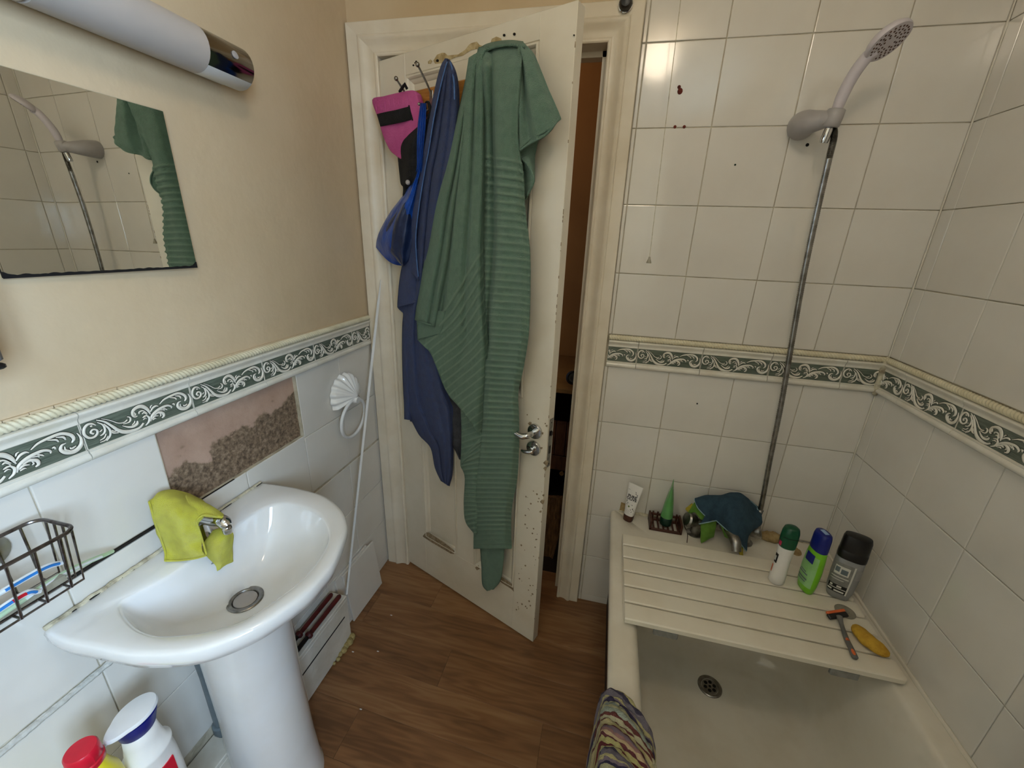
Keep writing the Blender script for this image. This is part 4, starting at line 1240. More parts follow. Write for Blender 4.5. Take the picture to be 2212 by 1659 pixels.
b.build('ridges', M['pink_rib'], FLT)
b = MB()
st = [(809.5, 245), (830, 240), (850, 236), (865, 232), (878.6, 228.5)]
sb = [(817, 271.5), (835, 268), (851.5, 264.6), (868, 261), (885, 256)]
def strap(s, t):
    u, v = cr1(st, s); u2, v2 = cr1(sb, s)
    return at_door(u + (u2 - u) * t, v + (v2 - v) * t, 0.0665 + 0.006 * math.sin(PI * s))
b.grid(strap, 20, 5)
so = b.build('strap', M['blackfab'], FLT, angle=180, fixn=False); solid(so, 0.003)
b = MB()
b.tube([at_door(u, v, 0.0675) for u, v in ((878, 226), (881, 240), (886, 258))], 0.0022, 6)
b.build('strap_stitching', M['blackfab'], FLT)
b = MB()
b.tube([at_door(u, v, o_) for u, v, o_ in ((858, 196, 0.062), (866, 184, 0.07), (868, 178, 0.072), (874, 190, 0.062))], 0.004, 6)
b.build('strap_loop', M['blackfab'], FLT)
FLT.location -= DNRM * 0.009

# black drawstring bag
b = MB()
KL = [(874, 300), (864, 308), (858.7, 320), (861, 350), (864, 378), (867, 398), (876, 404)]
KR = [(925, 255), (930, 280), (930, 310), (930, 345), (928, 375), (925, 395), (920, 404)]
sheet(b, KL, KR, 40, 22, lambda s, t: 0.036 + 0.044 * math.sin(PI * min(1, s + 0.05)) * (0.6 + 0.4 * math.sin(PI * t)) + 0.004 * math.sin(14 * s + 6 * t))
b.tube([at_door(u, v, 0.045) for u, v in spline([(876, 400), (877, 410), (876, 425)], 8)], 0.008, 8)
BB = b.build('drawstring_bag', M['blackfab'], angle=180, fixn=False, origin=at_door(880, 404, 0.03))
tag(BB, 'black fabric bag hanging behind the pink float and blue carrier', 'bag')
solid(BB, 0.003)
b = MB(); b.lathe(ballpts(0.007), 12, T(*at_door(881, 394, 0.082))); b.build('toggle', M['grey_plastic'], BB)
b = MB()
b.tube([at_door(u, v, 0.066) for u, v in spline([(922, 262), (927, 250), (930, 235), (927, 222), (920, 221), (921, 235)], 20)], 0.0026, 6)
b.build('cord', M['blackfab'], BB)

# blue carrier bag
b = MB()
NL = [(908, 222), (906, 236), (901, 283), (900, 330), (899, 366), (884, 400), (872, 420), (843, 458), (822, 495), (814, 517), (812, 534)]
NR = [(921, 223), (921, 236), (919, 283), (914, 330), (912, 366), (908, 400), (905, 430), (900, 470), (895, 505), (890, 545), (872, 574)]
def offN(s, t):
    return prof([(0, 0.066), (0.35, 0.070), (0.6, 0.036), (1, 0.030)], t) + prof([(0, 0.012), (0.4, 0.014), (0.6, 0.046), (0.9, 0.060), (1, 0.030)], t) * math.sin(PI * (0.08 + 0.86 * s)) + 0.0045 * math.sin(22 * s) * (1 - 0.6 * t)
sheet(b, NL, NR, 70, 40, offN, bow=lambda s, t: (0, 12 * math.sin(PI * s) * smooth((t - 0.85) / 0.15)))
CB = b.build('carrier_bag', M['bag_blue'], angle=180, fixn=False, origin=at_door(860, 574, 0.03))
tag(CB, 'blue plastic carrier bag bulging beside the blue towel', 'bag')
b = MB()
QL = [(858, 455), (842, 475), (831, 498), (828, 520), (831, 541), (849, 556), (868.5, 573.5)]
QR = [(892, 420), (893, 455), (892, 490), (890, 520), (886, 545), (882, 562), (872, 575)]
sheet(b, QL, QR, 40, 24, lambda s, t: 0.046 + 0.050 * math.sin(PI * (0.1 + 0.8 * s)) * (0.7 + 0.3 * math.sin(PI * t)) + 0.003 * math.sin(17 * s + 4 * t))
o = b.build('contents', M['bag_dark'], CB, angle=180, fixn=False)
b = MB()
def back(s, t):
    u, v = cr1(NL, t); u2, v2 = cr1(NR, t)
    return at_door(u + (u2 - u) * s, v + (v2 - v) * s, 0.026)
b.grid(back, 6, 30)
b.build('back_film', M['bag_blue'], CB, angle=180, fixn=False)

# ---------------------------------------------------------------- mirror and mirror light
MIR = empty('mirror', (0, -0.81, 1.36), 'frameless wall mirror with a black worn lower edge', 'mirror')
def mtilt(p):                                 # the glass stands a little off the wall at its right end
    x, y, z = p
    return (x + 0.0062 + 0.032 * (y + 0.81) - 0.008 * (z - 1.5), y, z)
b = MB(); b.cbox(0.0004, 0.006, -0.960, -0.6635, 1.360, 1.646, 0.0012); b.v = [mtilt(p) for p in b.v]; b.build('glass', M['mirror'], MIR, angle=20)
b = MB()
def worn(s, t):
    y = -0.9598 + 0.296 * s
    h = 0.0042 + 0.0035 * abs(mnoise.noise(Vector((s * 17, 0, 0)))) + 0.004 * smooth((s - 0.965) / 0.035) * 2 + 0.006 * smooth((0.03 - s) / 0.03)
    return mtilt((0.00625, y, 1.3601 + h * t))
b.grid(worn, 90, 2)
b.build('worn_silvering', M['hole'], MIR, smooth_=False)
LGT = empty('mirror_light', (0, -0.62, 1.72), 'shaver light with frosted tube and chrome end above the mirror', 'wall light')
LM = basis((0, 0, 0), (1, 0, 0), (0, 0, 1), (0, -1, 0))
def lightprof(r, cx=0.050, cz=1.762, a0=0, a1=360, n=28, flat=0.012):
    out = []
    for k in range(n):
        a = math.radians(a0 + (a1 - a0) * k / (n - 1 if a1 - a0 < 360 else n))
        out.append((max(flat, cx + r * math.cos(a)), cz + r * math.sin(a)))
    return out
b = MB()
pr = lightprof(0.0400)
b.loft([[(x, y, z) for x, z in pr] for y in (-0.607, -0.609, -0.70, -0.858, -0.860)])
b.build('diffuser', M['diffuser'], LGT, angle=60)
b = MB()
for ya, yb in ((-0.500, -0.606), (-0.861, -0.98)):
    pr = lightprof(0.0395, a0=178, a1=316, n=18)
    pr2 = [(0.05 + (x - 0.05) * 0.93, 1.762 + (z - 1.762) * 0.93) for x, z in pr]
    b.loft([[(x, ya - 0.0005, z) for x, z in pr2], [(x, ya - 0.004 * (1 if ya > yb else -1), z) for x, z in pr], [(x, yb, z) for x, z in pr]])
b.cbox(0.0005, 0.014, -0.98, -0.500, 1.735, 1.790, 0.003)
b.build('base', M['white_plastic'], LGT, angle=40)
b = MB()
pr = lightprof(0.0393, a0=-46, a1=181, n=22)
pr2 = [(0.05 + (x - 0.05) * 0.93, 1.762 + (z - 1.762) * 0.93) for x, z in pr]
b.loft([[(x, -0.5005, z) for x, z in pr2], [(x, -0.504, z) for x, z in pr], [(x, -0.606, z) for x, z in pr]])
b.build('chrome_cover', M['chrome_dull'], LGT, angle=40)
b = MB()
pr = lightprof(0.0393, a0=-1, a1=181, n=18)
b.loft([[(x, -0.861, z) for x, z in pr], [(x, -0.98, z) for x, z in pr]])
b.build('end_cap', M['white_plastic'], LGT, angle=40)
b = MB()
b.lathe([(0.007, 0), (0.007, 0.0018), (0.004, 0.0026)], 14, T(0.0880, -0.548, 1.7700) @ RYm(PI / 2 * 0.86))
b.build('indicator', M['grey_plastic'], LGT)
# grey cabinet whose corner enters the picture at the left
b = MB(); b.cbox(0.0, 0.098, -1.50, -1.0300, 1.262, 1.80, 0.004)
WC = b.build('wall_cabinet', M['cabinet'], angle=30); tag(WC, 'dark grey wall cabinet, only its lower corner in view at the left', 'cabinet')
b = MB(); b.cbox(0.004, 0.1, -1.49, -1.0315, 1.254, 1.262, 0.002); b.build('bottom_trim', M['black'], WC, angle=30)

# ---------------------------------------------------------------- wash basin
BZ = 0.790
BC = Vector((0.156, -0.835))
INN = [(.066, -.992), (.125, -1.018), (.184, -1.0245), (.230, -1.0115), (.2665, -.994), (.305, -.961), (.328, -.905), (.3395, -.844), (.330, -.774), (.30, -.716), (.244, -.674), (.170, -.655), (.115, -.665), (.088, -.705), (.086, -.79), (.088, -.86), (.086, -.915), (.074, -.955)]
OUT = [(.002, -1.068), (.05, -1.0720), (.1032, -1.0685), (.155, -1.065), (.1999, -1.0592), (.2668, -1.0366), (.3089, -1.0069), (.3463, -.9588), (.373, -.8852), (.3755, -.84), (.3724, -.7999), (.3461, -.7227), (.3233, -.6836), (.2787, -.6408), (.2047, -.6051), (.1203, -.5945), (.06, -.5955), (.002, -.6000)]
def by_angle(poly, n, closed_spline=True):
    pts = spline_closed(poly, 600) if closed_spline else poly
    out = []
    an = sorted(((math.atan2(p[1] - BC.y, p[0] - BC.x)) % (2 * PI), math.hypot(p[0] - BC.x, p[1] - BC.y)) for p in pts)
    for k in range(n):
        a = 2 * PI * k / n
        lo_ = None
        for (a0, r0), (a1, r1) in zip(an, an[1:] + [(an[0][0] + 2 * PI, an[0][1])]):
            if a0 <= a <= a1 or a0 <= a + 2 * PI <= a1:
                aa = a if a0 <= a <= a1 else a + 2 * PI
                out.append(r0 + (r1 - r0) * (aa - a0) / max(1e-9, a1 - a0)); lo_ = 1
                break
        if lo_ is None: out.append(an[0][1])
    return out
NA = 144
def dense(poly, m=40):
    o = []
    for p, q in zip(poly, poly[1:] + poly[:1]):
        for k in range(m): o.append((p[0] + (q[0] - p[0]) * k / m, p[1] + (q[1] - p[1]) * k / m))
    return o
OUTd = []
sp_ = spline([Vector((x, y, 0)) for x, y in OUT], 300)
OUTd = [(p.x, p.y) for p in sp_]
OUTd += [(0.002, -0.600 - 0.468 * k / 100) for k in range(1, 100)]
ri = by_angle(INN, NA)
ro = by_angle(OUTd, NA, False)
def pol(k, r, z): a = 2 * PI * k / NA; return (BC.x + r * math.cos(a), BC.y + r * math.sin(a), z)
b = MB()
rings = []
DEP = 0.128
for t in (0.17, 0.24, 0.33, 0.45, 0.57, 0.68, 0.78, 0.86, 0.92, 0.96, 0.985):
    def dz_(k):
        q = 0.5 + 0.5 * math.cos(2 * PI * k / NA - math.radians(-38))   # 1 towards the front, 0 towards the tap
        ex = 2.1 + 2.6 * q
        return DEP * (1 - t ** ex) ** 0.85
    rings.append([pol(k, (0.030 if t == 0.17 else max(0.031 + 0.001 * t, ri[k] * t)), BZ - (DEP + 0.003 if t == 0.17 else dz_(k))) for k in range(NA)])
rings.append([pol(k, ri[k] * 1.0, BZ - 0.004) for k in range(NA)])
rings.append([pol(k, ri[k] + min(0.006, (ro[k] - ri[k]) * 0.2), BZ - 0.0008) for k in range(NA)])
rings.append([pol(k, ri[k] + (ro[k] - ri[k]) * 0.5, BZ + 0.0006) for k in range(NA)])
rings.append([pol(k, ro[k] - min(0.010, (ro[k] - ri[k]) * 0.3), BZ + 0.0008) for k in range(NA)])
rings.append([pol(k, ro[k] - 0.003, BZ - 0.0012) for k in range(NA)])
rings.append([pol(k, ro[k], BZ - 0.006) for k in range(NA)])
rings.append([pol(k, ro[k] - 0.001, BZ - 0.022) for k in range(NA)])
rings.append([pol(k, ro[k] - 0.006, BZ - 0.038) for k in range(NA)])
rings.append([pol(k, ro[k] * 0.93 - 0.004, BZ - 0.047) for k in range(NA)])
rings.append([pol(k, ro[k] * 0.80, BZ - 0.066) for k in range(NA)])
rings.append([pol(k, ro[k] * 0.62, BZ - 0.110) for k in range(NA)])
rings.append([pol(k, ro[k] * 0.48, BZ - 0.150) for k in range(NA)])
rings.append([pol(k, min(ro[k] * 0.40, 0.075), BZ - 0.180) for k in range(NA)])
rings = [[(max(x, 0.0015), y, z) for x, y, z in r] for r in rings]
b.loft(rings, cap=(False, True))
BAS = empty('wash_basin', (0.133, -0.832, 0), 'white pedestal wash basin against the left wall', 'basin')
b.build('bowl', M['porcelain'], BAS, angle=60)
b = MB()                                       # pedestal: a column with a flat back
rings = []
for z, r, xs in ((0.0, 0.104, 1.05), (0.012, 0.104, 1.05), (0.03, 0.099, 1.05), (0.15, 0.095, 1.03), (0.35, 0.092, 1.0), (0.55, 0.094, 1.0), (0.625, 0.100, 1.02), (0.652, 0.104, 1.03)):
    ring = []
    for k in range(40):
        a = 2 * PI * k / 40
        x, y = 0.133 + r * xs * math.cos(a), -0.832 + r * math.sin(a)
        ring.append((max(x, 0.055), y, z))
    rings.append(ring)
b.loft(rings)
b.build('pedestal', M['porcelain'], BAS, angle=50)
b = MB()
zd = BZ - DEP - 0.0015
b.lathe([(0.036, -0.003), (0.0365, 0.0015), (0.034, 0.0032), (0.027, 0.0022), (0.0245, -0.001), (0.024, -0.004)], 40, T(BC.x, BC.y, zd), cap=(False, False))
DR = b.build('drain', M['steel'], BAS)
b = MB()
b.lathe([(0.0235, -0.004), (0.0235, 0.0005), (0.0215, 0.0016), (0.010, 0.001), (0.001, 0.0008)], 32, T(BC.x, BC.y, zd))
b.build('plug', M['grey_plastic'], DR)
b = MB()
ov = Vector((0.1075, -0.838, 0.760))
om = basis(ov, (0, 1, 0), Vector((0.45, 0, -0.9)).normalized().cross(Vector((0, 1, 0))) * -1, Vector((0.85, 0, 0.52)).normalized())
b.lathe([(0.0105, -0.003), (0.0105, 0.002), (0.0085, 0.003), (0.007, 0.001), (0.0068, -0.004)], 22, om, cap=(True, False))
b.build('overflow_ring', M['steel'], BAS)
b = MB(); b.lathe([(0.0066, -0.001), (0.0066, 0.0002)], 18, om); b.build('overflow_hole', M['hole'], BAS)
# old sealant between basin and wall
b = MB()
path = [(0.0065 + 0.003 * mnoise.noise(Vector((k * 0.4, 2, 0))), -0.605 - 0.46 * k / 60, BZ + 0.002 + 0.002 * mnoise.noise(Vector((k * 0.5, 9, 0)))) for k in range(61)]
b.tube(path, [0.0042 + 0.0014 * mnoise.noise(Vector((k * 0.7, 0, 7))) for k in range(61)], 8)
b.build('basin_sealant', M['sealant'], WLft)
b = MB()
for k in range(13):
    y = -0.61 - 0.44 * rt.random()
    b.box(0.0090, 0.0108, y, y + 0.004 + 0.02 * rt.random(), BZ + 0.0012, BZ + 0.0030)
b.build('sealant_mould', M['dirt_and_shade'], WLft, smooth_=False)

# ---------------------------------------------------------------- tap with the yellow cloth over it
TAP = empty('basin_tap', (0.055, -0.815, BZ), 'chrome basin tap almost hidden under a yellow cloth', 'tap')
b = MB()
b.lathe([(0.026, 0), (0.026, 0.006), (0.021, 0.012), (0.019, 0.050), (0.020, 0.060), (0.017, 0.070), (0.012, 0.074)], 28, T(0.050, -0.818, BZ + 0.0005))
b.build('body', M['chrome'], TAP)
b = MB()
sp_end = at_z(488, 1132, 0.862)
pth = spline([(0.062, -0.818, BZ + 0.052), (0.085, -0.823, BZ + 0.064), (0.115, -0.829, BZ + 0.070), (sp_end.x - 0.012, sp_end.y + 0.002, 0.866), (sp_end.x + 0.006, sp_end.y, 0.858)], 16)
b.tube(pth, [0.014, 0.014, 0.0138, 0.0135, 0.0132, 0.013, 0.0128, 0.0126, 0.0125, 0.0125, 0.0125, 0.0128, 0.013, 0.0125, 0.011, 0.008], 18)
b.lathe([(0.0085, -0.012), (0.0098, -0.010), (0.0098, 0.0), (0.008, 0.004)], 18, T(sp_end.x + 0.001, sp_end.y, 0.853))
b.build('spout', M['chrome'], TAP)
b = MB()
b.lathe([(0.016, 0), (0.018, 0.004), (0.015, 0.010), (0.008, 0.013)], 20, T(0.050, -0.818, BZ + 0.072))
b.build('lever_head', M['chrome'], TAP)

def cloth_px(b, rows, nt, ns, m=0, wob=0.0, seed=0.0):
    """cloth through rows of (u, v, x) pixel/depth points (x = distance from the left wall)"""
    k = len(rows[0])
    P3 = [[at_x(u, v, x) for u, v, x in r] for r in rows]
    def fn(s, t):
        col = []
        for c in range(k):
            col.append(cr1([tuple(r[c]) for r in P3], t))
        p = Vector(cr1(col, s))
        if wob:
            p += Vector((wob * mnoise.noise(p * 38 + Vector((seed, 0, 0))), wob * 0.4 * mnoise.noise(p * 45 + Vector((0, seed, 0))), wob * 0.5 * mnoise.noise(p * 40 + Vector((0, 0, seed)))))
        return p
    b.grid(fn, ns, nt, m=m)
b = MB()
# main hood: columns run from the wall side (left) to the opening (right)
rows = [
    [(322, 1082, .030), (343, 1064, .022), (372, 1060, .024), (405, 1066, .036), (432, 1080, .060)],
    [(326, 1096, .034), (348, 1080, .044), (380, 1078, .062), (415, 1088, .078), (448, 1096, .092)],
    [(332, 1122, .036), (352, 1110, .058), (385, 1108, .086), (415, 1112, .098), (441, 1116, .108)],
    [(342, 1150, .036), (362, 1142, .056), (390, 1144, .088), (412, 1140, .098), (428, 1133, .104)],
    [(352, 1176, .036), (370, 1176, .050), (394, 1176, .084), (418, 1172, .100), (437, 1165, .110)],
    [(357, 1194, .040), (378, 1194, .056), (400, 1194, .084), (420, 1192, .104), (440, 1190, .116)],
    [(356, 1211, .046), (382, 1210, .066), (404, 1208, .088), (424, 1205, .104), (446, 1199, .120)],
]
cloth_px(b, rows, 60, 44, wob=0.004)
rows = [                                       # the ridge over the spout
    [(405, 1066, .036), (428, 1079, .066), (452, 1092, .100), (470, 1103, .122), (482, 1113, .138)],
    [(400, 1072, .056), (424, 1086, .082), (448, 1099, .108), (467, 1109, .130), (480, 1116, .144)],
    [(405, 1090, .078), (424, 1100, .094), (442, 1110, .112), (462, 1115, .132), (478, 1118, .146)],
    [(412, 1106, .090), (424, 1110, .100), (436, 1114, .110), (456, 1117, .130), (476, 1119.5, .145)],
]
cloth_px(b, rows, 22, 30, wob=0.003, seed=4)
rows = [                                       # flap hanging below the spout, in front of the bowl
    [(462, 1146, .096), (474, 1143, .108), (486, 1142, .122), (494, 1142, .128)],
    [(444, 1170, .094), (462, 1164, .116), (484, 1158, .132), (501, 1152, .126)],
    [(440, 1186, .094), (460, 1186, .118), (482, 1184, .130), (502, 1182, .122)],
    [(448, 1198, .100), (462, 1202, .118), (480, 1204, .126), (502, 1206, .116)],
    [(464, 1218, .112), (470, 1222, .116), (480, 1220, .120), (501, 1213, .112)],
    [(468, 1231, .114), (470, 1231, .115), (474, 1228, .117), (486, 1218, .112)],
]
cloth_px(b, rows, 40, 30, wob=0.004, seed=9)
YC = b.build('yellow_cloth', M['yellow_cloth'], angle=180, fixn=False, origin=(0.07, -0.83, BZ))
tag(YC, 'bright yellow microfibre cloth draped over the basin tap', 'cloth')
solid(YC, 0.004)
b = MB()
b.tube([at_x(u, v, x) for u, v, x in spline([(322, 1083, .0325), (327, 1100, .037), (333, 1124, .039), (343, 1152, .039), (352, 1177, .039), (357.5, 1195, .043), (357, 1211, .049)], 30)], 0.0020, 6)
b.tube([at_x(u, v, x) for u, v, x in spline([(356, 1211.5, .050), (382, 1211, .069), (404, 1209, .091), (424, 1206, .107), (446, 1200, .122)], 24)], 0.0020, 6)
b.tube([at_x(u, v, x) for u, v, x in spline([(482, 1116, .147), (462, 1115, .136), (446, 1112, .121), (433, 1116, .112), (425, 1128, .108), (432, 1150, .110), (438, 1170, .113), (446, 1198, .122)], 30)], 0.0018, 6)
b.build('hem', M['yellow_cloth'], YC)

# ---------------------------------------------------------------- wire basket with toothbrushes
BK = empty('wire_basket', (0.055, -1.15, 0.9), 'dark wire soap basket stuck to the tiles left of the basin', 'basket')
b = MB()
xa, xb_, ya, yb = 0.020, 0.104, -1.290, -1.0270
zt, zb = 0.992, 0.894
def rrect(x0, x1, y0, y1, z, r, n=6):
    pts = []
    for cx, cy, a0 in ((x1 - r, y1 - r, 0), (x0 + r, y1 - r, 90), (x0 + r, y0 + r, 180), (x1 - r, y0 + r, 270)):
        for k in range(n + 1):
            a = math.radians(a0 + 90 * k / n)
            pts.append((cx + r * math.cos(a), cy + r * math.sin(a), z))
    return pts
b.tube(rrect(xa, xb_, ya, yb, zt, 0.018), 0.0030, 8, loop=True)
b.build('rim', M['darkmetal'], BK)
b = MB()
nb = 9
for k in range(nb):
    y = yb - 0.022 - k * 0.030
    b = MB(); b.tube([(xa, y, zt), (xa + 0.006, y - 0.003, zb), (xb_ - 0.014, y - 0.003, zb), (xb_ - 0.012, y - 0.003, zb), (xb_, y, zt)], 0.0018, 6); b.build('wire', M['darkmetal'], BK)
for x in (0.036, 0.054, 0.072, 0.090):
    y = yb
    b = MB(); b.tube([(x, y, zt), (x, y - 0.008, zb), (x, y - 0.20, zb)], 0.0018, 6); b.build('wire', M['darkmetal'], BK)
b = MB()
b.lathe([(0.026, 0.0005), (0.025, 0.004), (0.014, 0.010), (0.006, 0.013), (0.006, 0.020)], 24, T(0.0, -1.083, 0.965) @ RYm(PI / 2))
b.build('suction_cup', M['clear_disc'], BK)
def brush(name, label, p0, p1, p2, m1, m2, m3=None, m4=None):
    t = empty(name, p2, label, 'toothbrush', 'toothbrushes in the wire basket')
    path = spline([p0, p1, p2], 24)
    b = MB()
    n = len(path)
    k1 = int(n * 0.78)
    b.tube(path[:k1 + 1], [0.0036 + 0.0012 * math.sin(PI * i / k1) for i in range(k1 + 1)], 8); b.build('handle', m1, t)
    b = MB(); b.tube(path[k1:], [0.0026] * (n - k1), 8); b.build('neck', m2, t)
    b = MB()
    b.tube([q + Vector((0.0036, 0, 0.001)) for q in path[3:k1 - 2]], 0.0024, 6); b.build('grip', m3 or m2, t)
    if m4:
        b = MB(); b.tube([q + Vector((0.0038, 0, 0.0012)) for q in path[9:13]], 0.0028, 6); b.build('grip_end', m4, t)
    b = MB()
    d = (path[-1] - path[-4]).normalized()
    for i in range(6): 
        q = path[-1] - d * (0.003 + i * 0.0036)
        b.box(q.x - 0.004, q.x + 0.004, q.y - 0.0014, q.y + 0.0014, q.z, q.z + 0.010)
    b.build('bristles', M['brush_white'], t, smooth_=False)
    return t
brush('toothbrush', 'white toothbrush with a blue grip, uppermost in the wire basket', at_x(138, 1214, .050), at_x(70, 1240, .055), Vector((0.058, -1.20, 0.925)), M['brush_white'], M['brush_white'], M['brush_blue'])
brush('toothbrush', 'pale green and white toothbrush sticking out of the basket along the wall joint', at_x(243, 1191, .020), at_x(120, 1250, .060), Vector((0.085, -1.20, 0.905)), M['brush_green'], M['brush_white'], M['brush_white'])
brush('toothbrush', 'white toothbrush with blue and red grip at the front of the basket', at_x(86, 1277, .072), at_x(30, 1296, .078), Vector((0.082, -1.22, 0.907)), M['brush_white'], M['brush_white'], M['brush_blue'], M['red_plastic'])
b = MB()
b.loft([[Vector(p) + Vector((0.0, -0.2 * k, 0.001 * k)) for p in ((0.050, -1.045, 0.898), (0.074, -1.045, 0.898), (0.070, -1.045, 0.906), (0.054, -1.045, 0.906))] for k in (0, 0.3, 0.6, 0.9)])
o = b.build('clear_packet', M['clear_disc']); tag(o, 'clear plastic packet lying under the toothbrushes', 'packet')

# ---------------------------------------------------------------- towel ring
TRG = empty('towel_ring', (0, -0.205, 0.93), 'white shell shaped towel ring on the tiles right of the basin', 'towel ring')
b = MB()
SCn = Vector((0.0, -0.188, 0.895))
def shell(s, t):
    a = math.radians(-28 + 236 * s)
    rad = 0.075 * t
    h = 0.046 * (1 - t) ** 0.75 + 0.010
    fl = math.cos((s * 11) * 2 * PI)
    h += 0.0034 * fl * smooth(t * 1.6) * (0.35 + 0.65 * t)
    if t > 0.94: h *= (1 - t) / 0.06 * 0.85 + 0.15
    rad *= 1 + 0.035 * fl * t
    cx, cz = -0.205, 0.905
    return (max(0.0008, h), cx + rad * math.cos(a), cz + rad * math.sin(a) * 1.0)
b.grid(shell, 132, 18)
b.tube([(0.0, -0.205, 0.895), (0.030, -0.205, 0.892), (0.048, -0.205, 0.889), (0.056, -0.205, 0.888)], [0.018, 0.016, 0.0145, 0.011], 18)
b.build('shell_mount', M['porcelain'], TRG, angle=50)
b = MB()
rc_ = Vector((0.042, -0.211, 0.819))
b.tube([(rc_.x - 0.016 * (1 - math.sin(a)) * 0.5, rc_.y + 0.0705 * math.cos(a), rc_.z + 0.0705 * math.sin(a)) for a in [2 * PI * k / 48 for k in range(48)]], 0.0056, 12, loop=True)
b.build('ring', M['white_plastic'], TRG)

# ---------------------------------------------------------------- pipe boxing, tools, loose tiles, strip
BX = empty('pipe_boxing', (0.04, -0.7, 0), 'white painted pipe boxing along the foot of the left wall', 'boxing')
def slab(b, p, th, dz):
    r0 = [Vector(q) for q in p]
    b.loft([r0, [q + Vector(th) for q in r0]])
b = MB(); b.cbox(0.0005, 0.0690, -1.30, -0.405, 0.190, 0.205, 0.002); b.build('top_board', M['box_paint'], BX, angle=30)
b = MB(); b.cbox(0.0575, 0.0690, -1.30, -0.4055, 0.004, 0.1895, 0.002); b.build('front_board', M['box_paint'], BX, angle=30)
b = MB(); b.cbox(0.0005, 0.0570, -0.4165, -0.4052, 0.004, 0.1895, 0.002); b.build('end_board', M['box_paint'], BX, angle=30)
b = MB(); b.cbox(0.0692, 0.0705, -1.2, -0.43, 0.128, 0.133, 0.0003); b.build('cracked_joint', M['dirt_and_shade'], BX, smooth_=False)
b = MB()
for k in range(7):
    q = Vector((0.071 + 0.004 * (k % 2), -0.412 - 0.017 * k, 0.010 - 0.0006 * k))
    r = [0.016, 0.015, 0.013, 0.012, 0.009, 0.008, 0.006][k]
    b.lathe([(max(.0006, r * math.sin(PI * i / 6)), -r * 0.9 * math.cos(PI * i / 6)) for i in range(7)], 10, T(*q))
b.build('expanding_foam', M['yellow_foam'], BX)
def tool(label, x0, x1, y0, y1, z):
    t = empty('lopper', ((x0 + x1) / 2, (y0 + y1) / 2, z), label, 'tool', 'red handled tools on the pipe boxing')
    a, c = Vector((x0, y0, z)), Vector((x1, y1, z))
    d = (c - a)
    b = MB(); b.tube([a + d * k for k in (0, 0.02, 0.1, 0.3, 0.5, 0.56)], [0.006, 0.0085, 0.0082, 0.0078, 0.0076, 0.0074], 12); b.build('handle', M['tool_red'], t)
    b = MB(); b.lathe([(0.007, 0), (0.0125, 0.006), (0.0125, 0.012), (0.007, 0.018)], 14, T(*(a + d * 0.56)) @ frame_z(d).to_4x4()); b.build('collar', M['tool_red'], t)
    b = MB(); b.tube([a + d * k for k in (0.6, 0.75, 0.9, 1.0)], [0.007, 0.0075, 0.009, 0.006], 10); b.build('shaft', M['tool_black'], t)
    return t
tool('red handled tool lying on the pipe boxing, nearer the wall', 0.020, 0.020, -0.4205, -0.700, 0.2140)
tool('red handled tool lying on the pipe boxing, nearer the room', 0.052, 0.052, -0.4185, -0.690, 0.2140)
# loose tiles leaning on the wall
def lean(pts, th, label):
    p = [Vector(q) for q in pts]
    n = (p[1] - p[0]).cross(p[3] - p[0]).normalized()
    if n.x > 0: n = -n
    b = MB()
    r0 = p; c = sum(p, Vector()) / 4
    r1 = [q + (c - q) * 0.004 - n * -0.0008 for q in p]
    b.loft([[q + n * th for q in p], [q + n * 0.001 for q in p], [q + (c - q) * 0.012 for q in p]])
    o = b.build('loose_tile', M['tile'], smooth_=False)
    tag(o, label, 'tile', 'loose tiles leaning on the wall')
    return o
def tl(x, dy, dz, w=0.198, th=0.0075):
    b0, b1 = Vector((x + 0.050, -0.343 + dy, 0.001 + dz)), Vector((x + 0.052, -0.146 + dy, 0.0015 + dz))
    up = Vector((-0.030, 0.0, 0.198)).normalized() * w
    return [b0, b1, b1 + up, b0 + up]
F0 = at_z(766, 1342, 0.002); F1 = at_z(825.8, 1259.6, 0.002)
T1 = at_x(799.7, 1177, F1.x - 0.022); T0 = at_x(749, 1236, F0.x - 0.022)
tile_w = (F1 - F0).normalized() * 0.2
upv = ((T1 - F1) + (T0 - F0)) * 0.5
lean([F0, F1, F1 + upv, F0 + upv], 0.0075, 'loose white tile leaning on the wall, front of the stack')
d2 = Vector((-0.0105, -0.032, 0.004))
lean([F0 + d2, F1 + d2, F1 + upv + d2, F0 + upv + d2], 0.0075, 'loose white tile leaning behind the front one')
d3 = Vector((-0.0215, -0.045, 0.010))
lean([F0 + d3, F1 + d3, F1 + upv + d3, F0 + upv + d3], 0.0075, 'loose white tile at the back of the leaning stack')
# white plastic strip leaning from the boxing to the architrave
b = MB()
s0 = at_y(749, 1284, -0.398); s1 = at_y(822.5, 604, -0.0285)
ax = (s1 - s0)
wv = Vector((0.62, 0.78, 0)).normalized()
nv = ax.normalized().cross(wv)
ring = lambda p, w, t_: [p + wv * (a * w) + nv * (c * t_) for a, c in ((-1, -1), (1, -1), (1, 1), (-1, 1))]
b.loft([ring(s0, 0.0032, 0.0012), ring(s0 + ax * 0.5, 0.0040, 0.0012), ring(s0 + ax * 0.93, 0.0046, 0.0012), ring(s1, 0.001, 0.0008)])
o = b.build('plastic_strip', M['white_plastic'], smooth_=False); tag(o, 'thin white plastic strip leaning from the boxing to the architrave', 'strip')
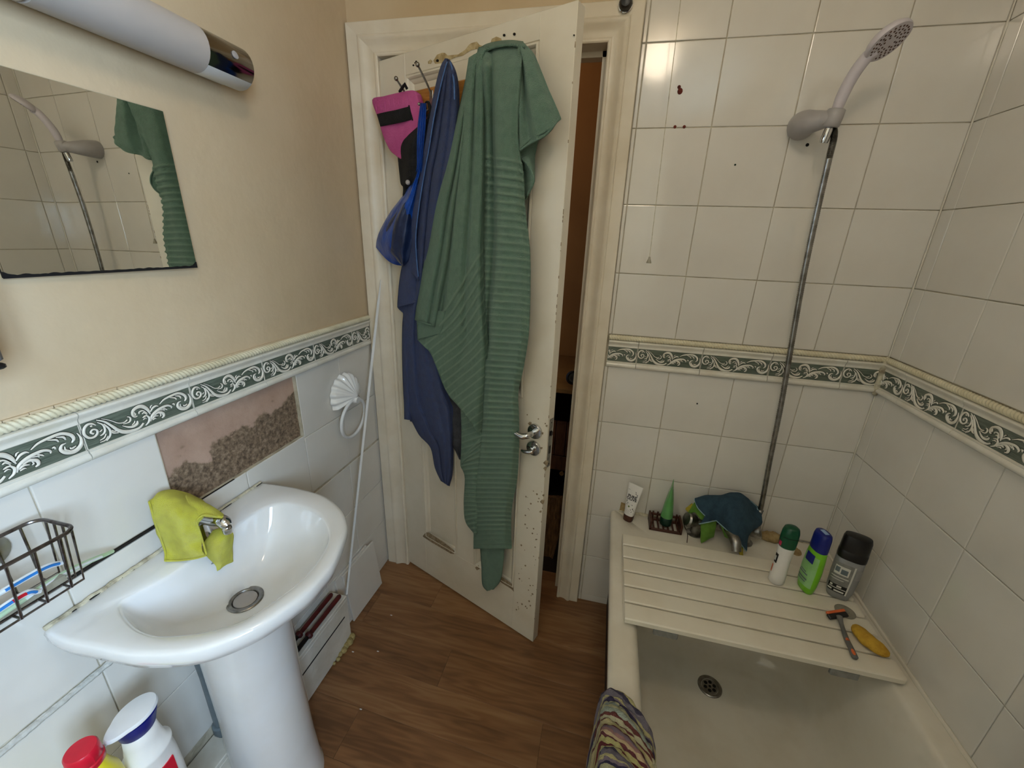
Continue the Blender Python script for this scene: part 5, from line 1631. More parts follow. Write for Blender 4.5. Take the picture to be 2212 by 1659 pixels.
# grey waste pipe beside the pedestal, and rag of plaster behind it
b = MB()
pc = at_x(490, 1580, 0.030)
b.tube([(0.022, pc.y, 0.206), (0.022, pc.y, 0.30), (0.022, pc.y, 0.42), (0.022, pc.y - 0.004, 0.52)], 0.016, 16)
b.lathe([(0.020, 0), (0.0215, 0.004), (0.0215, 0.026), (0.018, 0.03)], 18, T(0.022, pc.y, 0.215))
o = b.build('waste_pipe', M['pipe_grey']); tag(o, 'grey waste pipe rising beside the basin pedestal', 'pipe')

# ---------------------------------------------------------------- cleaning bottles at the lower left
SH = empty('low_shelf', (0.1, -1.25, 0), 'white low cupboard under the cleaning bottles, mostly out of frame', 'cupboard')
b = MB(); b.cbox(0.0005, 0.20, -1.50, -1.025, 0.325, 0.34, 0.002); b.build('top', M['box_paint'], SH, angle=30)
b = MB(); b.cbox(0.1, 0.19, -1.49, -1.04, 0.0, 0.325, 0.002); b.build('body', M['box_paint'], SH, angle=30)
WBt = empty('toilet_cleaner', (0.115, -1.045, 0.34), 'white cleaner bottle with a tilted white cap and blue collar', 'bottle')
base = Vector((0.115, -1.053, 0.3405))
b = MB()
def ell(z, rx, ry, dx=0.0, dy=0.0, n=32): return [(base.x + dx + rx * math.cos(2 * PI * k / n), base.y + dy + ry * math.sin(2 * PI * k / n), base.z + z) for k in range(n)]
b.loft([ell(0.0, .028, .040), ell(0.004, .031, .043), ell(0.075, .031, .043), ell(0.125, .030, .041), ell(0.150, .029, .038), ell(0.160, .031, .040), ell(0.166, .031, .040), ell(0.172, .026, .033), ell(0.200, .0235, .028), ell(0.222, .0225, .0255), ell(0.226, .019, .021)])
b.build('body', M['white_bottle'], WBt, angle=50)
b = MB()
b.loft([ell(0.2255, .0225, .0255), ell(0.229, .0245, .0275), ell(0.244, .0275, .0305, 0, 0.001), ell(0.2575, .0290, .0325, 0.001, 0.002)])
b.build('collar', M['navy'], WBt, angle=50)
b = MB()
def cap_ring(k_, h): 
    out = []
    for k in range(40):
        a = 2 * PI * k / 40
        y, x = 0.036 * math.cos(a) * k_, 0.030 * math.sin(a) * k_
        if math.cos(a) < -0.7: y -= 0.012 * k_ * (-math.cos(a) - 0.7) / 0.3
        out.append((base.x + 0.001 + x, base.y + 0.002 + y, base.z + 0.2580 + h + 0.10 * x + 0.06 * y))
    return out
b.loft([cap_ring(0.93, 0.0), cap_ring(1.0, 0.002), cap_ring(1.0, 0.006), cap_ring(0.95, 0.009), cap_ring(0.6, 0.0105), cap_ring(0.1, 0.011)])
b.lathe([(0.004, 0), (0.004, 0.012)], 10, T(base.x - 0.004, base.y - 0.043, base.z + 0.253) @ RXm(PI / 2))
b.build('cap', M['white_plastic'], WBt, angle=40)
b = MB()
b.loft([[(base.x + 0.034, base.y - 0.02 + 0.0 * k, base.z + 0.02 + 0.11 * k), (base.x + 0.030, base.y + 0.018, base.z + 0.02 + 0.11 * k), (base.x + 0.024, base.y + 0.018, base.z + 0.02 + 0.11 * k), (base.x + 0.024, base.y - 0.02, base.z + 0.02 + 0.11 * k)] for k in (0, 1)])
b.build('label', M['red_plastic'], WBt, smooth_=False)
YB = empty('bleach_bottle', (0.10, -1.145, 0.34), 'yellow bleach bottle with a red ribbed cap at the lower left', 'bottle')
yb0 = Vector((0.118, -1.126, 0.3405))
b = MB(); b.lathe([(0.036, 0), (0.040, 0.004), (0.040, 0.12), (0.037, 0.165), (0.033, 0.215), (0.0245, 0.240), (0.0215, 0.258)], 32, T(*yb0)); b.build('body', M['yellow_plastic'], YB, angle=50)
b = MB()
rings = []
for r, z in ((0.0225, 0.258), (0.0235, 0.260), (0.0235, 0.268), (0.0215, 0.270), (0.0225, 0.2715), (0.0215, 0.292), (0.0195, 0.295), (0.008, 0.2955)):
    rings.append([(yb0.x + r * (1 + (0.05 if 0.2705 < z < 0.2935 and k % 12 == 0 else 0)) * math.cos(2 * PI * k / 48), yb0.y + r * math.sin(2 * PI * k / 48), yb0.z + z) for k in range(48)])
b.loft(rings); b.build('cap', M['red_plastic'], YB, angle=40)

# ---------------------------------------------------------------- bath
BX0, BX1, BY0, BY1, RZ_ = 0.9695, WID - 0.0012, -1.70, -0.0012, 0.4725
IX0, IX1, IY0, IY1 = 1.043, 1.628, -1.58, -0.150
BTH = empty('bath', ((BX0 + BX1) / 2, -0.85, 0), 'cream enamel bath along the right wall', 'bath')
def rr_ring(x0, x1, y0, y1, r, z, n=8, dens=10):
    pts = []
    cs = ((x1 - r, y1 - r, 0), (x0 + r, y1 - r, 90), (x0 + r, y0 + r, 180), (x1 - r, y0 + r, 270))
    for i, (cx, cy, a0) in enumerate(cs):
        arc = [(cx + r * math.cos(math.radians(a0 + 90 * k / n)), cy + r * math.sin(math.radians(a0 + 90 * k / n)), z) for k in range(n + 1)]
        pts += arc
        nx_ = cs[(i + 1) % 4]
        q = (nx_[0] + r * math.cos(math.radians(nx_[2])), nx_[1] + r * math.sin(math.radians(nx_[2])), z)
        for k in range(1, dens):
            f = k / dens
            pts.append((arc[-1][0] + (q[0] - arc[-1][0]) * f, arc[-1][1] + (q[1] - arc[-1][1]) * f, z))
    return pts
b = MB()
rings = [rr_ring(BX0 + 0.004, BX1, BY0, BY1, 0.004, RZ_ - 0.040), rr_ring(BX0, BX1, BY0, BY1, 0.004, RZ_ - 0.030), rr_ring(BX0, BX1, BY0, BY1, 0.006, RZ_ - 0.012),
         rr_ring(BX0 + 0.0035, BX1, BY0, BY1, 0.006, RZ_ - 0.0035), rr_ring(BX0 + 0.012, BX1, BY0, BY1, 0.006, RZ_)]
rings += [rr_ring(IX0 - 0.020, IX1 + 0.012, IY0 - 0.02, IY1 + 0.02, 0.12, RZ_ + 0.0005), rr_ring(IX0 - 0.008, IX1 + 0.004, IY0 - 0.008, IY1 + 0.008, 0.12, RZ_ - 0.003),
          rr_ring(IX0, IX1, IY0, IY1, 0.12, RZ_ - 0.012), rr_ring(IX0 + 0.006, IX1 - 0.008, IY0 + 0.01, IY1 - 0.008, 0.12, RZ_ - 0.032),
          rr_ring(IX0 + 0.016, IX1 - 0.020, IY0 + 0.06, IY1 - 0.026, 0.125, RZ_ - 0.13), rr_ring(IX0 + 0.030, IX1 - 0.034, IY0 + 0.13, IY1 - 0.048, 0.13, RZ_ - 0.24),
          rr_ring(IX0 + 0.042, IX1 - 0.046, IY0 + 0.18, IY1 - 0.066, 0.13, RZ_ - 0.305), rr_ring(IX0 + 0.060, IX1 - 0.064, IY0 + 0.22, IY1 - 0.088, 0.13, RZ_ - 0.338),
          rr_ring(IX0 + 0.090, IX1 - 0.094, IY0 + 0.27, IY1 - 0.120, 0.12, RZ_ - 0.352), rr_ring(IX0 + 0.15, IX1 - 0.15, IY0 + 0.40, IY1 - 0.18, 0.10, RZ_ - 0.356), rr_ring(IX0 + 0.22, IX1 - 0.22, IY0 + 0.55, IY1 - 0.25, 0.05, RZ_ - 0.357)]
b.loft(rings, cap=(False, True))
b.build('tub', M['bath'], BTH, angle=70)
b = MB(); b.cbox(1.0050, 1.0150, -1.70, -0.004, 0.0005, 0.445, 0.001); b.build('side_panel', M['panel_brown'], BTH, smooth_=False)
dz = RZ_ - 0.3555
b = MB()
dm = T(1.322, -0.345, dz)
b.lathe([(0.036, -0.001), (0.036, 0.002), (0.033, 0.0038), (0.026, 0.002), (0.024, -0.002)], 36, dm, cap=(False, False))
WS = b.build('waste', M['steel'], BTH)
b = MB(); b.lathe([(0.0235, -0.0005), (0.0235, 0.0008)], 30, dm); b.build('waste_grid', M['steel'], WS)
b = MB()
for k in range(6):
    a = 2 * PI * k / 6 + 0.3
    b.lathe([(0.0054, 0.0004), (0.0054, 0.0016)], 12, dm @ T(0.0145 * math.cos(a), 0.0145 * math.sin(a), 0))
b.lathe([(0.004, 0.0004), (0.004, 0.0016)], 12, dm)
b.build('waste_hole', M['hole'], WS)
b = MB()                                       # old bead where the rim meets the tiles
pth = [(1.0 + 0.688 * k / 60, -0.0035, RZ_ + 0.002 + 0.002 * mnoise.noise(Vector((k * .5, 3, 1)))) for k in range(61)]
b.tube(pth, [0.0062 + 0.003 * mnoise.noise(Vector((k * 0.6, 8, 0))) for k in range(61)], 8)
b.build('rim_sealant', M['sealant'], BTH)
b = MB()
pth = [(WID - 0.0035, -0.01 - 1.5 * k / 90, RZ_ + 0.0015 + 0.0012 * mnoise.noise(Vector((k * .5, 6, 1)))) for k in range(91)]
b.tube(pth, [0.0055 + 0.002 * mnoise.noise(Vector((k * 0.6, 2, 0))) for k in range(91)], 8)
b.build('side_sealant', M['bath'], BTH)
b = MB()
b.loft([[(1.002 + 0.0 * k, 0.0002, 0.475), (1.024, 0.0002, 0.475), (1.022, 0.0002, 0.508), (1.004, 0.0002, 0.512)], [(1.002, -0.006, 0.475), (1.024, -0.007, 0.475), (1.021, -0.004, 0.506), (1.005, -0.003, 0.510)]])
b.build('foam_filler', M['tan_foam'], BTH)

# bath board -----------------------------------------------------------
BD = empty('bath_board', (1.33, -0.34, 0.474), 'ivory slatted bath board laid across the bath', 'bath board')
ZT = 0.5005
yb_ = [-0.163, -0.2215, -0.2800, -0.3385, -0.3970, -0.4555, -0.5150]
for y1, y0 in zip(yb_, yb_[1:]):
    b = MB()
    g = 0.0028
    pr = [(y1 - g, ZT - 0.016), (y1 - g, ZT - 0.004), (y1 - g - 0.003, ZT - 0.0006), (y1 - g - 0.009, ZT), (y0 + g + 0.009, ZT), (y0 + g + 0.003, ZT - 0.0006), (y0 + g, ZT - 0.004), (y0 + g, ZT - 0.016)]
    x0, x1 = 1.0065, 1.6535
    b.loft([[(x0 + 0.002, y, min(z, ZT - 0.002)) for y, z in pr], [(x0 + 0.005, y, z) for y, z in pr], [(x1 - 0.012, y, z) for y, z in pr],
            [(x1 - 0.004, (y0 + y1) / 2 + (y - (y0 + y1) / 2) * 0.97, z) for y, z in pr], [(x1, (y0 + y1) / 2 + (y - (y0 + y1) / 2) * 0.86, min(z, ZT - 0.002)) for y, z in pr]])
    b.build('slat', M['board'], BD, angle=40)
b = MB()
for x in (1.0075, 1.20, 1.46, 1.62):
    b = MB(); b.cbox(x, x + 0.026, -0.498, -0.175, 0.4745, ZT - 0.0158, 0.001); b.build('bearer', M['board'], BD, angle=40)
b = MB()
for x in (1.085, 1.50):
    b = MB(); b.cbox(x, x + 0.062, -0.5110, -0.499, 0.460, 0.4843, 0.003)
    b.build('rubber_stop', M['label_grey'], BD, angle=40)

# bath mixer under the cloths ----------------------------------------------
MX = empty('bath_mixer', (1.34, -0.06, RZ_), 'dull chrome bath mixer under the flannels', 'tap')
b = MB()
for x in (1.262, 1.424):
    b.lathe([(0.027, 0), (0.027, 0.004), (0.017, 0.008), (0.016, 0.05), (0.018, 0.06)], 22, T(x, -0.060, RZ_ + 0.0008))
b.tube([(1.262, -0.060, RZ_ + 0.052), (1.424, -0.060, RZ_ + 0.052)], 0.018, 18)
b.tube(spline([(1.343, -0.062, RZ_ + 0.055), (1.350, -0.10, RZ_ + 0.075), (1.362, -0.150, RZ_ + 0.062), (1.366, -0.168, RZ_ + 0.038)], 14), [0.017] * 9 + [0.0165, 0.016, 0.0155, 0.015, 0.0145], 16)
b.lathe([(0.015, 0), (0.014, 0.03), (0.012, 0.05), (0.010, 0.06)], 16, T(1.343, -0.055, RZ_ + 0.066))
b.build('body', M['steel'], MX)
for x, sg in ((1.262, -1), (1.424, 1)):
    b = MB()
    b.lathe([(0.012, 0), (0.020, 0.006), (0.024, 0.022), (0.026, 0.034), (0.022, 0.040)], 20, T(x + sg * 0.002, -0.062, RZ_ + 0.052) @ RYm(sg * PI / 2 * 0.8) @ RXm(0.25))
    b.build('tap_handle', M['steel'], MX)
def cloth_y(b, rows, nt, ns, m=0, wob=0.0, seed=0.0):
    k = len(rows[0])
    P3 = [[at_y(u, v, y) for u, v, y in r] for r in rows]
    def fn(s, t):
        col = [cr1([tuple(r[c]) for r in P3], t) for c in range(k)]
        p = Vector(cr1(col, s))
        if wob: p += Vector((wob * mnoise.noise(p * 34 + Vector((seed, 0, 0))), wob * mnoise.noise(p * 36 + Vector((0, seed, 0))), wob * mnoise.noise(p * 33 + Vector((0, 0, seed)))))
        return p
    b.grid(fn, ns, nt, m=m)
b = MB()                                       # slate blue flannel, draped like a tent
rows = [
    [(1500, 1077, -.055), (1528, 1070, -.045), (1556, 1070, -.040), (1580, 1064, -.040), (1602, 1067, -.036), (1622, 1082, -.030), (1648, 1104, -.020)],
    [(1502, 1084, -.070), (1528, 1080, -.068), (1555, 1080, -.066), (1580, 1076, -.072), (1603, 1080, -.066), (1622, 1096, -.052), (1646, 1110, -.034)],
    [(1506, 1094, -.082), (1528, 1098, -.086), (1552, 1096, -.078), (1580, 1096, -.102), (1604, 1100, -.092), (1624, 1110, -.072), (1644, 1114, -.046)],
    [(1514, 1104, -.090), (1530, 1112, -.098), (1550, 1112, -.086), (1576, 1116, -.122), (1603, 1120, -.112), (1625, 1122, -.090), (1645, 1122, -.066)],
    [(1523, 1113, -.096), (1530, 1120, -.102), (1548, 1122, -.088), (1576, 1130, -.132), (1605, 1140, -.122), (1626, 1134, -.098), (1646, 1128, -.074)],
    [(1516, 1126, -.104), (1530, 1126, -.104), (1547, 1123.5, -.089), (1582, 1146, -.138), (1608, 1164, -.130), (1622, 1146, -.102), (1640, 1136, -.080)],
    [(1510, 1132, -.108), (1530, 1128, -.105), (1547, 1124.5, -.090), (1592, 1164, -.146), (1612, 1190, -.138), (1612, 1170, -.124), (1612, 1146, -.100)],
]
cloth_y(b, rows, 60, 70, wob=0.003)
FB = b.build('blue_flannel', M['cloth_blue'], angle=180, fixn=False, origin=(1.36, -0.09, RZ_ + 0.06))
tag(FB, 'slate blue flannel draped over the bath taps', 'cloth')
solid(FB, 0.003)
b = MB()
e1 = spline([at_y(u, v, y) for u, v, y in ((1500, 1078, -.058), (1506, 1095, -.085), (1514, 1105, -.093), (1523, 1114, -.099))], 14)
e2 = spline([at_y(u, v, y) for u, v, y in ((1510, 1132, -.111), (1530, 1128, -.108), (1547, 1124.5, -.093))], 12)
e3 = spline([at_y(u, v, y) for u, v, y in ((1547, 1124.5, -.093), (1570, 1145, -.122), (1592, 1165, -.149), (1612, 1191, -.141))], 16)
e4 = spline([at_y(u, v, y) for u, v, y in ((1622, 1082, -.034), (1634, 1094, -.03), (1637, 1101, -.04), (1648, 1105, -.023))], 12)
for e in (e1, e2, e3, e4):
    b = MB(); b.tube(e, 0.0018, 6); b.build('edging', M['cloth_edge'], FB)
b = MB()                                       # green flannel underneath
rows = [
    [(1494, 1096, -.060), (1502, 1084, -.058), (1520, 1090, -.066), (1548, 1092, -.070), (1570, 1098, -.085)],
    [(1487, 1108, -.062), (1500, 1104, -.070), (1518, 1112, -.086), (1547, 1116, -.076), (1572, 1122, -.108)],
    [(1490, 1112, -.060), (1502, 1107, -.070), (1518, 1124, -.092), (1547, 1124, -.078), (1575, 1136, -.116)],
]
cloth_y(b, rows, 24, 40, wob=0.002, seed=3)
rows = [
    [(1514, 1131, -.100), (1530, 1128, -.097), (1547, 1125, -.084)],
    [(1513, 1150, -.106), (1530, 1148, -.108), (1545, 1142, -.092)],
    [(1513, 1164, -.108), (1528, 1158, -.108), (1541, 1158, -.094)],
    [(1515, 1173, -.110), (1522, 1169, -.109), (1539, 1160, -.096)],
]
cloth_y(b, rows, 24, 20, wob=0.002, seed=5)
rows = [
    [(1556, 1132, -.098), (1572, 1145, -.118), (1590, 1162, -.140), (1604, 1180, -.136)],
    [(1562, 1148, -.100), (1576, 1160, -.118), (1592, 1172, -.138), (1604, 1182, -.134)],
    [(1566, 1159, -.104), (1578, 1165, -.120), (1592, 1174, -.138), (1604, 1183, -.133)],
]
cloth_y(b, rows, 16, 24, wob=0.0015, seed=6)
FG = b.build('green_flannel', M['cloth_green'], angle=180, fixn=False, origin=(1.31, -0.09, RZ_ + 0.05))
tag(FG, 'leaf green flannel showing beneath the slate blue one on the bath taps', 'cloth')
solid(FG, 0.003)
b = MB()
rows = [
    [(1488, 1094, -.052), (1495, 1087, -.050), (1497, 1096, -.056)],
    [(1481, 1098, -.050), (1488, 1100, -.054), (1493, 1106, -.058)],
    [(1484, 1104, -.050), (1487, 1106, -.054), (1489, 1109, -.058)],
]
cloth_y(b, rows, 10, 10)
FY = b.build('mustard_cloth', M['cloth_yellow'], angle=180, fixn=False, origin=(1.23, -0.05, RZ_ + 0.05))
tag(FY, 'mustard cloth corner sticking out at the left end of the flannels', 'cloth')
solid(FY, 0.003)
b = MB()
rows = [
    [(1593, 1174, -.126), (1600, 1178, -.128), (1605, 1184, -.128)],
    [(1594, 1186, -.132), (1600, 1188, -.134), (1604, 1190, -.132)],
    [(1598, 1198, -.140), (1603, 1201, -.140), (1605, 1202, -.138)],
    [(1602, 1204, -.142), (1603, 1205, -.142), (1604, 1205, -.141)],
]
cloth_y(b, rows, 14, 10)
FY = b.build('mustard_cloth', M['cloth_yellow'], angle=180, fixn=False, origin=(1.35, -0.1, RZ_ + 0.02))
tag(FY, 'mustard cloth tip hanging in front below the flannels onto the bath board', 'cloth')
solid(FY, 0.003)
b = MB()
hp = spline([at_z(1476, 1127, RZ_ + .0015), at_z(1479, 1138, RZ_ + .0015), at_z(1485, 1152, RZ_ + .0015), at_z(1484, 1172, RZ_ + .0015)], 16)
b.tube(hp, 0.0014, 6)
o = b.build('hair_tie', M['brownwood']); tag(o, 'thin brown cord lying on the bath rim by the soap rack', 'cord')

# shower: wall bracket, handset, hose ----------------------------------------
BRK = Vector((1.300, 0.0, 1.742))
HOLD = Vector((1.352, -0.098, 1.742))
SB = empty('shower_bracket', BRK, 'grey white shower bracket on the tiled back wall', 'bracket')
b = MB()
b.lathe([(0.031, 0.0), (0.032, -0.004), (0.0315, -0.020), (0.0285, -0.038), (0.024, -0.052), (0.020, -0.064)], 28, T(1.306, -0.0006, 1.742) @ RXm(-PI / 2) @ Matrix.Scale(-1, 4, (0, 0, 1)) @ Matrix.Scale(-1, 4, (1, 0, 0))) if False else None
pts = spline([(1.318, -0.001, 1.748), (1.314, -0.022, 1.746), (1.312, -0.046, 1.744), (1.320, -0.068, 1.742), (1.338, -0.084, 1.742)], 14)
b.tube(pts, [0.033, 0.0335, 0.033, 0.0325, 0.032, 0.031, 0.030, 0.029, 0.0275, 0.026, 0.0245, 0.023, 0.0215, 0.020], 24)
b.build('wall_plate', M['grey_plastic'], SB, angle=60)
b = MB()
hd_ = Vector((0.10, -0.16, 1.0)).normalized()
fm = T(*HOLD) @ frame_z(hd_).to_4x4()
b.lathe([(0.0155, -0.019), (0.0185, -0.017), (0.0195, 0.0), (0.0185, 0.017), (0.016, 0.019)], 26, fm)
b.tube([(1.330, -0.078, 1.742), tuple(HOLD)], [0.0205, 0.0185], 18)
b.build('clip', M['grey_plastic'], SB, angle=60)
SHW = empty('shower_handset', HOLD, 'white shower handset angled upwards in the wall bracket', 'shower head')
HEAD = at_y(1918, 87, -0.150)
hand = spline([HOLD - hd_ * 0.014, HOLD + hd_ * 0.02, at_y(1823, 200, -0.108), at_y(1845, 160, -0.120), at_y(1872, 124, -0.132), at_y(1892, 108, -0.140)], 26)
b = MB()
b.tube(hand, [0.0098 + 0.0032 * smooth(i / 10) for i in range(26)], 18)
b.build('handle', M['handset'], SHW)
b = MB()
face_n = Vector((0.43, -0.495, -0.79)).normalized()
ax_u = (HEAD - hand[-1]).normalized()
ax_u = (ax_u - face_n * ax_u.dot(face_n)).normalized()
hm2 = basis(HEAD, ax_u, face_n.cross(ax_u), face_n)
b.lathe([(0.006, -0.017), (0.022, -0.015), (0.036, -0.009), (0.041, -0.003), (0.0415, 0.004), (0.040, 0.0065), (0.036, 0.007), (0.010, 0.0072), (0.0006, 0.0072)], 40, hm2)
b.build('head', M['handset'], SHW, angle=50)
b = MB()
for r, n in ((0.013, 8), (0.0195, 13), (0.026, 18), (0.0325, 24)):
    for k in range(n):
        a = 2 * PI * k / n + r * 40
        b.lathe([(0.0020, 0.0070), (0.0020, 0.0078), (0.0012, 0.0082)], 7, hm2 @ T(r * math.cos(a), r * math.sin(a), 0))
b.build('nozzle', M['brownwood'], SHW)
b = MB()
hose = spline([HOLD - hd_ * 0.012, at_y(1802, 292, -0.092), at_y(1789, 350, -0.086), at_y(1762, 470, -0.075), at_y(1735, 600, -0.068), at_y(1712, 730, -0.062), at_y(1688, 870, -0.058), at_y(1664, 990, -0.048), at_y(1646, 1085, -0.036), at_y(1636, 1125, -0.030)], 520)
b.tube(hose, [0.0072 + (0.0009 if i % 2 else -0.0004) for i in range(520)], 10)
o = b.build('shower_hose', M['steel'], angle=80); tag(o, 'ribbed metal shower hose hanging from the handset to the taps', 'hose')
b = MB(); b.lathe([(0.0085, -0.034), (0.0095, -0.030), (0.0098, -0.006), (0.0085, 0.0)], 18, T(*(HOLD - hd_ * 0.018)) @ frame_z(hd_).to_4x4()); b.build('ferrule', M['chrome'], o)

# pull cord ------------------------------------------------------------------
PC = empty('pull_cord', (0.972, -0.10, 1.39), 'thin light pull cord ending in a clear bell in front of the tiles', 'pull cord')
pb = at_y(1403, 556, -0.10); pt = at_y(1470.5, 0, -0.10)
b = MB(); b.tube([pb + (pt - pb) * k for k in (0, 0.25, 0.5, 0.75, 1.0, 1.64)], 0.0008, 6); b.build('cord', M['sealant'], PC)
b = MB(); b.lathe([(0.0075, 0.0), (0.0065, 0.004), (0.0035, 0.012), (0.0022, 0.018)], 16, T(pb.x, pb.y, pb.z - 0.016)); b.build('bell', M['clear_disc'], PC)
# black hook light over the door
b = MB()
kb = at_y(1352, 0, -0.045)
b.lathe([(0.012, 0.0), (0.016, 0.004), (0.016, 0.018), (0.012, 0.024), (0.004, 0.026)], 20, T(kb.x, -0.020, kb.z) @ RXm(PI / 2))
KN = b.build('door_stop', M['black']); tag(KN, 'black round knob above the right corner of the architrave', 'knob')
b = MB(); b.lathe([(0.016, 0.0), (0.0185, 0.002), (0.0185, 0.005), (0.0165, 0.006)], 22, T(kb.x, -0.0195, kb.z) @ RXm(PI / 2), cap=(True, False)); b.build('chrome_ring', M['chrome'], KN)

# ---------------------------------------------------------------- toiletries
def axis_frame(p, tilt=(0, 0), spin=0.0):
    return T(*p) @ RXm(tilt[0]) @ RYm(tilt[1]) @ RZ(spin)
def superell(rx, ry, z, n=40, e=2.6, ox=0, oy=0):
    out = []
    for k in range(n):
        a = 2 * PI * k / n
        c, s = math.cos(a), math.sin(a)
        out.append(Vector((ox + rx * abs(c) ** (2 / e) * (1 if c >= 0 else -1), oy + ry * abs(s) ** (2 / e) * (1 if s >= 0 else -1), z)))
    return out
# cream tube standing on its cap
TU = empty('hand_cream_tube', (1.0325, -0.045, RZ_), 'white olive cream tube standing on a dark brown cap', 'tube')
tf = axis_frame((1.0325, -0.045, RZ_ + 0.0006), (0.03, 0.06), -0.42)
b = MB()
b.loft([[tf @ p for p in superell(r, r2, z)] for r, r2, z in ((.0165, .0155, 0), (.0172, .0162, .002), (.0178, .0168, .024), (.0172, .0162, .0265))])
b.build('cap', M['brownwood'], TU, angle=50)
TRY = [(.0268, .0170), (.032, .0172), (.075, .0140), (.110, .0090), (.134, .0042), (.153, .0015)]
TRX = [(.0268, .0180), (.075, .0215), (.110, .0240), (.134, .0262), (.153, .0270)]
b = MB()
b.loft([[tf @ p for p in superell(r, r2, z)] for r, r2, z in [(prof(TRX, z), prof(TRY, z), z) for z in (.0268, .032, .042, .053, .064, .075, .084, .093, .102, .110, .118, .126, .134, .140, .147, .153)]])
b.build('body', M['white_bottle'], TU, angle=50)
def tube_y(x, z):                              # front face of the tube (local -y)
    ry = prof(TRY, z)
    rx = prof(TRX, z)
    return -ry * (max(0.0, 1 - abs(x / rx) ** 2.6)) ** (1 / 2.6)
def on_tube(me):
    inv = T(*(-wl(TU)))
    for v in me.vertices:
        x, z = v.co.x, v.co.y
        v.co = inv @ (tf @ Vector((x, tube_y(x, z) - 0.0007 - 0.0002 * v.co.z / 0.0003, z)))
def tube_text(s, size, x, z, m):
    cu = bpy.data.curves.new('lettering', 'FONT'); cu.body = s; cu.size = size; cu.align_x = 'CENTER'; cu.align_y = 'CENTER'; cu.space_line = 0.78; cu.offset = size * 0.03
    tmp = bpy.data.objects.new('lettering', cu); COL.objects.link(tmp)
    me = bpy.data.meshes.new_from_object(tmp.evaluated_get(bpy.context.evaluated_depsgraph_get()))
    bpy.data.objects.remove(tmp); bpy.data.curves.remove(cu)
    me.transform(T(x, z, 0)); on_tube(me)
    me.materials.clear(); me.materials.append(m)
    link('lettering', me, TU)
tube_text('PURE\nOLIVE', 0.0140, -0.001, 0.101, M['ink'])
def tube_patch(polys, m, name):
    me = bpy.data.meshes.new(name)
    vs, fs = [], []
    for p in polys:
        b0 = len(vs); vs += [(x, z, 0) for x, z in p]; fs.append(tuple(range(b0, b0 + len(p))))
    me.from_pydata(vs, [], fs); on_tube(me); me.materials.append(m)
    link(name, me, TU)
def leaf(x, z, a, l, w):
    c, s = math.cos(a), math.sin(a)
    return [(x + c * u - s * v, z + s * u + c * v) for u, v in ((0, 0), (l * .4, w), (l, 0), (l * .4, -w))]
lv = []
for x, z, a in ((.010, .125, 2.5), (.012, .121, 3.0), (.014, .117, -1.0), (.015, .113, -1.7), (.012, .118, .3), (-.016, .083, 1.2), (-.015, .079, 2.0), (-.014, .074, -1.2), (-.013, .078, .1),
                (.009, .060, .5), (.011, .057, 1.4), (.012, .056, -.5), (.008, .054, 2.8), (.010, .050, -2.0), (.004, .076, -.4)):
    lv.append(leaf(x, z, a, .006, .0014))
tube_patch(lv, M['ink'], 'leaf_print')
tube_patch([[(-.004 + .0034 * math.cos(2 * PI * k / 14), .0655 + .0034 * math.sin(2 * PI * k / 14)) for k in range(14)]], M['olive'], 'olive_dot')
tube_patch([[(-.009, z), (.0035, z), (.0035, z + .0006), (-.009, z + .0006)] for z in (.0495, .0455, .0415, .037)] + [[(-.0215, .1285), (-.0145, .1285), (-.0145, .1297), (-.0215, .1297)]], M['label_grey'], 'small_print')

# soap rack and the green tube standing in it
RK = empty('soap_rack', (1.160, -0.053, RZ_), 'dark brown slatted soap rack on the bath corner', 'soap rack')
x0, x1, y0, y1, z0 = 1.1045, 1.2155, -0.086, -0.020, RZ_ + 0.0008
b = MB()
for y in (y0, y1 - 0.007): b.cbox(x0, x1, y, y + 0.007, z0, z0 + 0.010, 0.0012)
for x in (x0, x1 - 0.007): b.cbox(x, x + 0.007, y0, y1, z0 + 0.002, z0 + 0.038, 0.0012)
b.cbox(x0, x1, y1 - 0.007, y1, z0 + 0.024, z0 + 0.032, 0.0012)
b.build('frame', M['brownwood'], RK, angle=30)
for k in range(6):
    x = x0 + 0.012 + k * 0.0165
    b = MB(); b.cbox(x, x + 0.0062, y0 + 0.002, y1 - 0.0075, z0 + 0.0098, z0 + 0.0140, 0.001)
    b.cbox(x, x + 0.0062, y1 - 0.0072, y1 - 0.001, z0 + 0.004, z0 + 0.040, 0.001)
    b.build('slat', M['brownwood'], RK, angle=30)
GT2 = empty('gel_tube', (1.160, -0.055, RZ_ + 0.014), 'tapered translucent green gel tube upside down in the soap rack', 'tube')
gf = axis_frame((1.1615, -0.053, RZ_ + 0.0155), (0.0, 0.0), 1.36)
b = MB(); b.loft([[gf @ p for p in superell(r, r, z, e=2.0)] for r, z in ((.0190, 0), (.0200, .002), (.0205, .030), (.0185, .032))]); b.build('cap', M['deep_green'], GT2, angle=50)
b = MB(); b.loft([[gf @ p for p in superell(r, r2, z, e=2.0)] for r, r2, z in ((.0205, .0205, .0322), (.0225, .0205, .037), (.0245, .0150, .090), (.0255, .0085, .135), (.0262, .0025, .165), (.0262, .0012, .172))])
b.build('body', M['gel_green'], GT2, angle=50)

